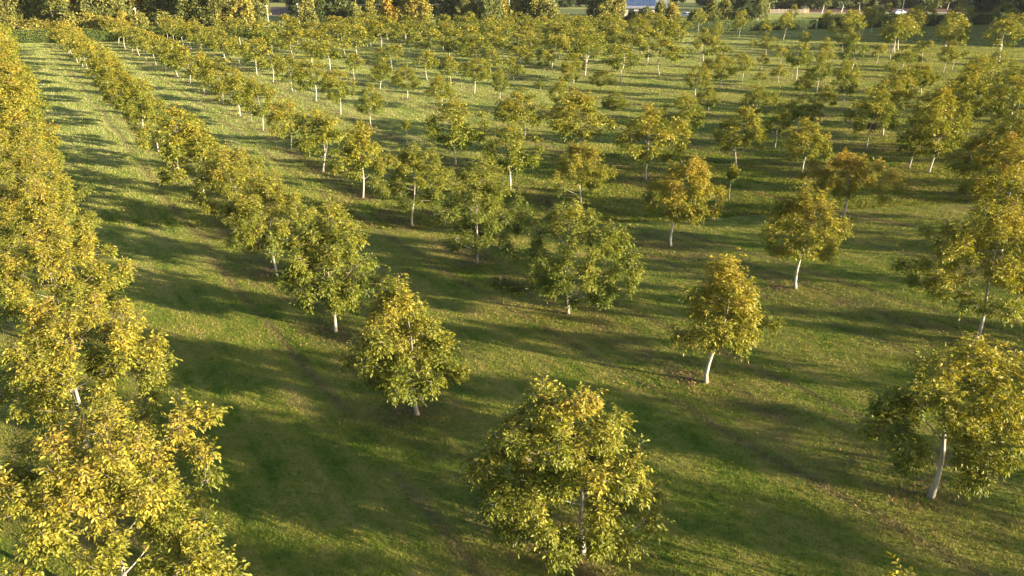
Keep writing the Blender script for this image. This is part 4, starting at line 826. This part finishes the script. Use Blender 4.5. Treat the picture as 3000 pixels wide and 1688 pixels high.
def raw(meshes, w, h):
    res = []
    for me in meshes:
        n = len(me.vertices); co = np.empty(n * 3, np.float32); me.vertices.foreach_get('co', co)
        m = len(me.polygons); fi = np.empty(m * 4, np.int32); me.loops.foreach_get('vertex_index', fi)
        at = None
        if 'leaf' in me.attributes:
            at = np.empty(n * 4, np.float32); me.attributes['leaf'].data.foreach_get('color', at); at = at.reshape(-1, 4)
        res.append((co.reshape(-1, 3), fi.reshape(-1, 4), at))
    return (res[0], w, h), (res[1], w, h)
merged('orchard_trees', SHADE, [raw(v, 3.1, 4.2) for v in VAR2[:4]], 'further walnut trees of the orchard beyond the right side', 'leaf')

# ------------------------------------------------------------------ ground
xs = np.concatenate([np.linspace(-900, -130, 12), np.arange(-120, 130, 1.25), np.linspace(140, 900, 12)])
ys = np.concatenate([np.linspace(-200, -12, 6), np.arange(-10, 190, 1.25), np.linspace(200, 1400, 18)])
XX, YY = np.meshgrid(xs, ys); ZZ = terrain(XX, YY)
nx, ny = len(xs), len(ys)
ii = (np.arange(ny - 1)[:, None] * nx + np.arange(nx - 1)[None, :]).ravel()
g = link('ground', np_mesh('ground', np.stack([XX.ravel(), YY.ravel(), ZZ.ravel()], 1), np.stack([ii, ii + 1, ii + nx + 1, ii + nx], 1), M['ground'], smooth=True))
tag(g, kind='structure')

# short grass on the nearer ground, one mass of blades
rng = np.random.default_rng(3)
NN, NF = 620000, 900000
yy = np.concatenate([7.5 + 50 * rng.uniform(0, 1, NN) ** 1.4, 40 + 200 * rng.uniform(0, 1, NF) ** 1.5]); NB = NN + NF
xx = rng.uniform(-1, 1, NB) * (.74 * yy + 6)
zz = np.concatenate([terrain(xx[i:i + 60000], yy[i:i + 60000]) for i in range(0, NB, 60000)])
near = np.arange(NB) < NN
hb = np.where(near, rng.gamma(5, .007, NB) + .010, rng.gamma(5, .008, NB) + .02)
wb = np.where(near, .004 + .006 * rng.uniform(0, 1, NB) + .00035 * yy, .012 + .0005 * yy)
an = rng.uniform(0, 6.28, NB); lx = rng.normal(0, .03, NB); ly = rng.normal(0, .03, NB)
ca, sa = np.cos(an) * wb, np.sin(an) * wb
V = np.stack([np.stack([xx - ca, yy - sa, zz - .01], 1), np.stack([xx + ca, yy + sa, zz - .01], 1), np.stack([xx + lx, yy + ly, zz + hb], 1)], 1).reshape(-1, 3)
rv = np.repeat(rng.uniform(0, 1, NB), 3)
gr = link('grass', np_mesh('grass', V, np.arange(NB * 3).reshape(-1, 3), M['blade'], np.stack([rv, rv, rv, rv], 1)))
tag(gr, 'short rough mown grass between the walnut trees', 'grass', kind='stuff')

# fallen leaves lying round the nearer trunks
fl = []
for (x, y, z, h, w, cb, off, tint, label, group, kind) in TREES:
    if y > 75 or kind: continue
    m = int(800 if y < 45 else 300)
    r = np.abs(rng.normal(0, w * .42, m)); th = rng.uniform(0, 6.28, m)
    fl.append(np.stack([x - .5 + r * np.cos(th) * 1.3, y + .2 + r * np.sin(th)], 1))
fl = np.concatenate(fl); m = len(fl)
zf = terrain(fl[:, 0], fl[:, 1]) + rng.uniform(.015, .05, m)
a = rng.uniform(0, 6.28, m); l = rng.uniform(.022, .045, m) * (1 + fl[:, 1] / 120); w_ = l * .5
d = np.stack([np.cos(a), np.sin(a), rng.normal(0, .25, m)], 1); e = np.stack([-np.sin(a), np.cos(a), rng.normal(0, .25, m)], 1)
c = np.stack([fl[:, 0], fl[:, 1], zf], 1)
V = np.stack([c - d * l[:, None], c + e * w_[:, None], c + d * l[:, None], c - e * w_[:, None]], 1).reshape(-1, 3)
at = np.repeat(rng.uniform(0, 1, (m, 4)), 4, axis=0)
o = link('fallen_leaves', np_mesh('fallen_leaves', V, np.arange(m * 4).reshape(-1, 4), M['fallen'], at)); o.color = (.45, .45, .45, 1)
tag(o, 'brown leaves fallen on the grass under the walnut trees', 'leaves', kind='stuff')
# ------------------------------------------------------------------ hedge along the far side
def hedge(name, pts, ht, wd, label, tone):
    """clipped hedge: a woody core with leaves standing on its faces; one thing"""
    rng = np.random.default_rng(77)
    P = np.array(pts, float); r = empty(name, (P[0, 0], P[0, 1], 0)); tag(r, label, 'hedge')
    V, F, A = [], [], []; core = MB(); n0 = 0
    for a, b in zip(P[:-1], P[1:]):
        d = b - a; Ln = np.linalg.norm(d); d /= Ln; nrm = np.array([d[1], -d[0]])
        m = int(Ln * 300)
        s = rng.uniform(0, Ln, m); h = ht * (1 + .05 * np.sin(s * .35) + .04 * np.sin(s * 1.3 + 1))
        which = rng.uniform(0, 1, m)
        zz = np.where(which < .60, rng.uniform(.05, 1, m) * h, h + rng.normal(0, .06, m))
        side = np.where(which < .42, wd / 2, np.where(which < .60, -wd / 2, rng.uniform(-wd / 2, wd / 2, m)))
        side = side + rng.normal(0, .07, m) + .07 * np.sin(s * .37 + zz * 1.1)
        base = np.stack([a[0] + d[0] * s + nrm[0] * side, a[1] + d[1] * s + nrm[1] * side, zz], 1)
        up_ = (which >= .60)
        nn = norm(np.stack([np.where(up_, 0, nrm[0] * np.sign(side)), np.where(up_, 0, nrm[1] * np.sign(side)), np.where(up_, 1., .35)], 1) + rng.normal(0, .42, (m, 3)))
        D = norm(np.cross(nn, norm(rng.normal(0, 1, (m, 3))))); v = np.cross(nn, D); l = rng.uniform(.09, .17, m)[:, None]; w = l * .36
        Q = np.stack([base, base + D * l * .5 + v * w, base + D * l, base + D * l * .5 - v * w], 1).reshape(-1, 3)
        V.append(Q); F.append(np.arange(m)[:, None] * 4 + np.arange(4) + n0); n0 += m * 4
        patch = np.clip(.5 + .35 * np.sin(s * .21 + .7) + .25 * np.sin(s * .063) + rng.normal(0, .12, m), 0, 1)
        A.append(np.repeat(np.stack([np.clip(rng.normal(.5, .2, m), 0, 1), patch, zz / ht, rng.uniform(0, 1, m)], 1), 4, axis=0))
        hw = wd / 2 - .12
        c = [a + nrm * hw, a - nrm * hw, b - nrm * hw, b + nrm * hw]
        core.quads([(p[0], p[1], z) for z in (-.05, ht * .93) for p in c], [(0,1,2,3),(4,7,6,5),(0,4,5,1),(1,5,6,2),(2,6,7,3),(3,7,4,0)])
    V = np.concatenate(V); V[:, 0] -= P[0, 0]; V[:, 1] -= P[0, 1]
    core.v = [(x - P[0, 0], y - P[0, 1], z) for x, y, z in core.v]
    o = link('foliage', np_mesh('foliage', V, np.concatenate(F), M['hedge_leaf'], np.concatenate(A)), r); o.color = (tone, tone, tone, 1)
    core.build('woody_core', M['hedge_core'], r)
M['hedge_leaf'] = leaf_material('hedge_leaf', [(0, (.03, .06, .012)), (.3, (.075, .13, .018)), (.55, (.14, .21, .025)), (.8, (.2, .23, .035)), (1, (.22, .19, .04))], spread=1.0)
M['hedge_core'] = simple('hedge_core', (.02, .028, .012), .95, .05, .5, 2.)
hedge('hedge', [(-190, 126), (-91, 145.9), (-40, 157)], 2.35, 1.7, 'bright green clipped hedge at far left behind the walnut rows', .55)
hedge('hedge', [(-38.5, 157.4), (45.6, 175.4), (70, 183)], 2.2, 1.7, 'long low green hedge behind the dense far block of walnut trees', .3)  # leaf tint lowered: the shade on this stretch is put into its colour
hedge('hedge', [(72, 184), (86.9, 189.5), (118, 200), (165, 212)], 2.6, 2.0, 'dark shaded end of the hedge at the far right lawn', .3)  # same low leaf tint, shade of the trees painted into the foliage

# ------------------------------------------------------------------ trees beyond the hedge
BV = {'wood': [tree_meshes(500 + i, 10, 6.5, .5, lod=3, bend=.3, trunk_r=.16, shape=['round', 'cone', 'flat'][i % 3], leafmat='wood_leaf', barkmat='dark_bark') for i in range(5)],
      'wood2': [tree_meshes(520 + i, 9, 6.5, 2.3, lod=3, bend=.3, trunk_r=.17, shape='flat', leafmat='wood_leaf', barkmat='birch') for i in range(3)],
      'bush': [tree_meshes(540 + i, 4.5, 4.5, .1, lod=3, bend=.1, trunk_r=.08, shape='round', leafmat='wood_leaf', barkmat='dark_bark', dens=.8) for i in range(3)],
      'birch': [tree_meshes(560 + i, 12, 4.5, 3.0, lod=3, bend=.35, trunk_r=.13, shape='round', leafmat='wood_leaf', barkmat='birch', dens=.5) for i in range(2)],
      'yellow': [tree_meshes(570, 5.2, 2.6, 1.0, lod=2, bend=.08, trunk_r=.06, shape='cone', leafmat='wood_leaf', barkmat='bark', dens=1.3)],
      'road': [tree_meshes(580 + i, 11, 7.5, 3.0, lod=3, bend=.55, trunk_r=.2, shape='round', leafmat='wood_leaf', barkmat='bark') for i in range(3)]}
BS = {'wood': (10, 6.5), 'wood2': (9, 6.5), 'bush': (4.5, 4.5), 'birch': (12, 4.5), 'yellow': (5.2, 2.6), 'road': (11, 7.5)}
for (x, y, h, w, cb, t, mesh, label, cat, group) in BG:
    v = BV[mesh][rnd.randrange(len(BV[mesh]))]; hh, ww = BS[mesh]
    name = {'bush': 'shrub', 'birch': 'birch_tree', 'road': 'roadside_tree'}.get(mesh, 'tree')
    place_tree(name, (x, y, 0), rnd.uniform(0, 6.28), v, t, label, cat, group or None, (w / ww, w / ww, h / hh))

# far woods that read as one mass, and a belt of tall trees beyond the right-hand side
rb = random.Random(8)
far = []
for k in range(34): far.append((rb.uniform(-58, 0), rb.uniform(200, 290), 0, rb.uniform(9, 13), rb.uniform(6, 8)))
for k in range(26): far.append((-190 + k * 7 + rb.uniform(-2, 2), rb.uniform(335, 365), 0, rb.uniform(12, 16), rb.uniform(8, 10)))
for k in range(26): far.append((4 + k * 8 + rb.uniform(-2, 2), rb.uniform(300, 335), 0, rb.uniform(10, 14), rb.uniform(8, 10)))
WR = [raw(v, 6.5, 10) for v in BV['wood']]
fo = merged('woodland', far, WR, 'dark woodland closing the view far behind the hedge', 'wood_leaf'); fo.color = (.16, .16, .16, 1); fo.data.materials[1] = M['dark_bark']  # dark leaf tint stands in for the shade on the far wood
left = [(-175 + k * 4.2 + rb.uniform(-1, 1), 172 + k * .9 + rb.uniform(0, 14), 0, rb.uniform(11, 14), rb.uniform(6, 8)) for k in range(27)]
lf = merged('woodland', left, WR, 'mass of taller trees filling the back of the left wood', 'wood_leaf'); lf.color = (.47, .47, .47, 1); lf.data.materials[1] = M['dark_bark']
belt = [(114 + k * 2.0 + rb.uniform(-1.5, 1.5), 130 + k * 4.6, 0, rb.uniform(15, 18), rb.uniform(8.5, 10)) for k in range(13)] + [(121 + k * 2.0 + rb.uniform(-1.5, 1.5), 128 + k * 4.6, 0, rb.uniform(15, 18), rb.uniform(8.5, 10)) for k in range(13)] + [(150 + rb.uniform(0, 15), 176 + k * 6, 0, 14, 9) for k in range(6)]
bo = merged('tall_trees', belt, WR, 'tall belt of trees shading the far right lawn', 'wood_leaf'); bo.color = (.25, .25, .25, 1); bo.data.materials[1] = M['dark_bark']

# ------------------------------------------------------------------ far ground: ploughed slope, verge, road
def sheet(name, pts, z, mat, kind='structure'):
    bm = MB(); bm.quads([(x, y, z) for x, y in pts], [tuple(range(len(pts)))]); o = bm.build(name, mat); tag(o, kind=kind); return o
sheet('field', [(-150, 214), (-46, 214), (-60, 300), (-170, 330)], .008, M['field'])
sheet('lawn', [(2, 214), (62, 224), (64, 288), (2, 288)], .008, M['lawn'])
sheet('road', [(76, 257.5), (190, 257.5), (190, 264), (76, 262)], .008, M['road'])
sheet('verge', [(76, 262.2), (190, 264.2), (190, 300), (76, 300)], .006, M['soil'])

# ------------------------------------------------------------------ small things beyond the hedge
def pole(loc, h, r, mat, label, lean=0.0):
    p = empty('utility_pole', loc); tag(p, label, 'pole')
    t = MB(); t.tube([(0, 0, -.3), (lean * .5, 0, h * .5), (lean, 0, h)], [r, r * .9, r * .75], 8); t.build('post', mat, p, True)
    c = MB(); c.box(lean - .3, lean + .3, -.04 - r, .04 - r, h - .42, h - .32); c.build('crossarm', mat, p)
    for s in (-.24, .24):
        k = MB(); k.tube([(lean + s, -r, h - .32), (lean + s, -r, h - .18)], [.045, .03], 6); k.build('insulator', M['white'], p)
pole((-76.9, 162, 0), 5.6, .11, M['pole'], 'pale leaning wooden pole in front of the left wood')
pole((-59.2, 192, 0), 5.0, .09, M['pole'], 'thin pale pole before the dark ploughed slope, left one')
pole((-51.7, 192, 0), 5.4, .10, M['pole'], 'pale pole before the dark ploughed slope, right one')
pole((-.7, 190, 0), 7.4, .11, M['pole'], 'thin pale pole against the straw-yellow bush at top centre')
pole((112, 228, 0), 8.2, .13, M['dark_pole'], 'dark thin pole beside the blue and white car')
wm = MB(); wm.tube([(-51.7, 191.8, 5.15), (-38, 191.8, 4.95), (-26, 191.5, 4.92), (-13, 191, 5.2), (-.7, 189.8, 7.05)], [.018] * 5, 5)
o = wm.build('overhead_wire', M['wire']); tag(o, 'overhead wire strung between pale poles behind the orchard', 'wire')

# house
hs = empty('house', (39.5, 236, 0), math.radians(-6)); tag(hs, 'low house with blue solar panelled roof and pale walls', 'house')
b = MB(); b.box(-6, 6, 0, 7.5, 0, 2.75)
b.quads([(-6, 0, 2.75), (-6, 7.5, 2.75), (-6, 3.75, 6.1)], [(0, 1, 2)]); b.quads([(6, 0, 2.75), (6, 7.5, 2.75), (6, 3.75, 6.1)], [(0, 2, 1)])
b.build('wall', M['wall'], hs)
b = MB(); b.prism([(-.55, 2.50), (3.75, 6.34), (8.05, 2.50), (8.05, 2.33), (3.75, 6.16), (-.55, 2.33)], -6.45, 6.45); rf = b.build('roof', M['slate'], hs)
b = MB(); sl = (6.34 - 2.50) / 4.3
for i in range(5):
    for j in range(3):
        x0 = -5.6 + i * 1.75; y0 = .05 + j * 1.12
        za, zb = 2.5 + sl * (y0 + .55) + .05, 2.5 + sl * (y0 + 1.07 + .55) + .05
        b.quads([(x0, y0, za), (x0 + 1.68, y0, za), (x0 + 1.68, y0 + 1.07, zb), (x0, y0 + 1.07, zb), (x0, y0, za - .04), (x0 + 1.68, y0, za - .04), (x0 + 1.68, y0 + 1.07, zb - .04), (x0, y0 + 1.07, zb - .04)],
                [(0,1,2,3),(7,6,5,4),(0,4,5,1),(1,5,6,2),(2,6,7,3),(3,7,4,0)])
b.build('solar_panels', M['solar'], rf)
b = MB(); b.box(3.6, 4.3, 3.3, 4.1, 5.0, 7.0); b.build('chimney', M['wall'], rf)
for x0, x1, z0, z1 in ((-4.8, -3.2, 1.0, 2.2), (-1.8, -.4, 1.0, 2.2), (3.2, 5.0, 1.0, 2.2)):
    w = MB(); w.box(x0 - .08, x1 + .08, -.04, .01, z0 - .08, z1 + .08); fr = w.build('window', M['white'], hs)
    w = MB(); w.box(x0, x1, -.055, -.042, z0, z1); w.build('pane', M['glass'], fr)
w = MB(); w.box(1.1, 2.05, -.05, .01, 0, 2.1); dr = w.build('door', M['bluepaint'], hs)
w = MB(); w.box(1.18, 1.26, -.09, -.052, 1.0, 1.12); w.build('handle', M['dark_pole'], dr)

def car(loc, rz, paint, label):
    c = empty('parked_car', loc, rz); tag(c, label, 'car')
    b = MB(); b.prism([(-.86, .32), (-.88, .70), (-.80, .92), (.80, .92), (.88, .70), (.86, .32)], -2.1, 2.1); body = b
    bm = bmesh_taper(body, 2.1); link('body', bm, c).data.materials.append(paint)
    b = MB()
    b.quads([(-1.75, -.74, .92), (.85, -.74, .92), (.85, .74, .92), (-1.75, .74, .92), (-1.25, -.60, 1.47), (.25, -.60, 1.47), (.25, .60, 1.47), (-1.25, .60, 1.47)],
            [(4,5,6,7),(0,1,5,4),(1,2,6,5),(2,3,7,6),(3,0,4,7)]); b.build('cabin', paint, c)
    for s in (-1, 1):
        w = MB(); w.quads([(-1.5, s * .735, .98), (.62, s * .735, .98), (.17, s * .625, 1.40), (-1.16, s * .625, 1.40)], [(0,1,2,3)]); w.build('side_window', M['glass'], c)
        for x in (-1.28, 1.3):
            w = MB(); w.tube([(x, s * .70, .32), (x, s * .90, .32)], [.32, .32], 14); t = w.build('wheel', M['rubber'], c, True)
            w = MB(); w.tube([(x, s * .89, .32), (x, s * .915, .32)], [.19, .19], 12); w.quads([(x + .19 * math.cos(a), s * .916, .32 + .19 * math.sin(a)) for a in np.linspace(0, 6.283, 12, endpoint=False)], [tuple(range(12))]); w.build('rim', M['white'], t)
        w = MB(); w.box(2.06, 2.12, s * .62 - .16, s * .62 + .16, .62, .78); w.build('headlight', M['white'], c)
    w = MB(); w.quads([(.74, -.62, 1.0), (.74, .62, 1.0), (.33, .54, 1.40), (.33, -.54, 1.40)], [(0,1,2,3)])
    for i, (x, y, z) in enumerate(w.v): w.v[i] = (x + .06, y, z + .02)
    w.build('windscreen', M['glass'], c)
def bmesh_taper(b, L):
    me = b.mesh('body', None)
    for v in me.vertices:
        pass
    return me
car((51.3, 232, 0), math.radians(-62), M['white'], 'white car parked by the bushes right of the house')
car((121.5, 248, 0), math.radians(4), M['bluepaint'], 'blue and white car by the road at top right')

cb_ = empty('utility_cabinet', (33.4, 205, 0), .15); tag(cb_, 'pale blue upright cabinet standing behind the hedge', 'cabinet')
b = MB(); b.box(-.45, .45, -.35, .35, .1, 1.95); b.build('body', M['bluepaint'], cb_)
b = MB(); b.box(-.5, .5, -.4, .4, 1.95, 2.06); b.build('lid', M['white'], cb_)
b = MB(); b.box(-.36, .36, -.372, -.352, .25, 1.8); d_ = b.build('door', M['bluepaint'], cb_)
b = MB(); b.box(-.42, .42, -.32, .32, 0, .1); b.build('plinth', M['road'], cb_)

fc = empty('picket_fence', (83.5, 256.6, 0)); tag(fc, 'low pale picket fence on the brown bank at top right', 'fence')
b = MB()
for k in range(28): b.box(k * .42, k * .42 + .13, -.03, 0, .1, 1.25 + .1 * (k % 3 == 0))
b.build('pickets', M['fencewood'], fc)
for z in (.35, .95):
    b = MB(); b.box(-.1, 11.8, .002, .06, z, z + .12); b.build('rail', M['fencewood'], fc)
for k in range(5):
    b = MB(); b.box(k * 2.9 - .07, k * 2.9 + .07, .062, .2, 0, 1.4); b.build('post', M['fencewood'], fc)

kn = empty('garden_hut', (95.5, 258.5, 0), -.15); tag(kn, 'small pale hut with orange arched front beside the fence', 'hut')
b = MB(); b.prism([(-1, 0), (-1, 1.5), (0, 2.3), (1, 1.5), (1, 0)], -.9, .9)
me = b.mesh('wall', M['fencewood'])
for v in me.vertices: v.co = (v.co.y, v.co.x, v.co.z)
link('wall', me, kn)
b = MB(); a_ = [(-.62, 0), (-.62, 1.0)] + [(.62 * math.cos(t), 1.0 + .62 * math.sin(t)) for t in np.linspace(math.pi, 0, 9)[1:-1]] + [(.62, 1.0), (.62, 0)]
n_ = len(a_); b.quads([(x, -.93, z) for x, z in a_] + [(x, -.90, z) for x, z in a_], [tuple(range(n_))] + [(i, i + n_, (i + 1) % n_ + n_, (i + 1) % n_) for i in range(n_)])
b.build('door', M['orange'], kn)
b = MB(); b.quads([(-1.15, -1.05, 1.42), (0, -1.05, 2.36), (1.15, -1.05, 1.42), (-1.15, 1.0, 1.42), (0, 1.0, 2.36), (1.15, 1.0, 1.42), (-1.15, -1.05, 1.50), (0, -1.05, 2.46), (1.15, -1.05, 1.50), (-1.15, 1.0, 1.50), (0, 1.0, 2.46), (1.15, 1.0, 1.50)],
    [(0,1,4,3),(1,2,5,4),(6,9,10,7),(7,10,11,8),(0,6,7,1),(1,7,8,2),(3,4,10,9),(4,5,11,10),(0,3,9,6),(2,8,11,5)]); b.build('roof', M['fencewood'], kn)
# ------------------------------------------------------------------ light, sky, camera
SUN_EL = math.radians(11.8); SUN_AZ = math.radians(114.0)      # azimuth clockwise from +Y
sd = np.array([math.sin(SUN_AZ) * math.cos(SUN_EL), math.cos(SUN_AZ) * math.cos(SUN_EL), math.sin(SUN_EL)])
from mathutils import Vector
L = bpy.data.lights.new('sun', 'SUN'); L.energy = 5.0; L.angle = math.radians(.55); L.color = (1.0, .83, .60)
lo = bpy.data.objects.new('sun', L); C.objects.link(lo)
lo.rotation_euler = Vector(sd).to_track_quat('Z', 'Y').to_euler(); lo.location = (60, -30, 40)
wd = bpy.data.worlds.new('World'); bpy.context.scene.world = wd; wd.use_nodes = True
nt = wd.node_tree; bgn = nt.nodes['Background']
sky = nt.nodes.new('ShaderNodeTexSky'); sky.sky_type = 'NISHITA'; sky.sun_disc = False
sky.sun_elevation = SUN_EL; sky.sun_rotation = SUN_AZ
nt.links.new(sky.outputs[0], bgn.inputs[0]); bgn.inputs[1].default_value = .060
cam = bpy.data.cameras.new('camera'); co = bpy.data.objects.new('camera', cam); C.objects.link(co)
cam.sensor_width = 36.0; cam.lens = 36.0 * CAM[0] / 3000.0; cam.clip_end = 3000.0; cam.clip_start = .1
co.location = (0, 0, H); co.rotation_euler = (math.pi / 2 - CAM[1], 0, 0)
sc = bpy.context.scene; sc.camera = co
sc.view_settings.view_transform = 'Standard'; sc.view_settings.look = 'None'; sc.view_settings.gamma = 1.0
sc.view_settings.exposure = EXPOSURE
sc.cycles.max_bounces = 6; sc.cycles.diffuse_bounces = 3; sc.cycles.transmission_bounces = 3

# thin evening air over the whole place
if HAZE > 0:
    hb_ = MB(); hb_.box(-1000, 1000, -260, 1500, -9, 26)
    b = N('thin_air'); vol = b.n('ShaderNodeVolumePrincipled', Density=HAZE); vol.inputs['Color'].default_value = (.92, .94, .97, 1); vol.inputs['Anisotropy'].default_value = .2
    b.l(vol.outputs[0], b.out.inputs['Volume']); tag(hb_.build('haze', b.m), kind='stuff')
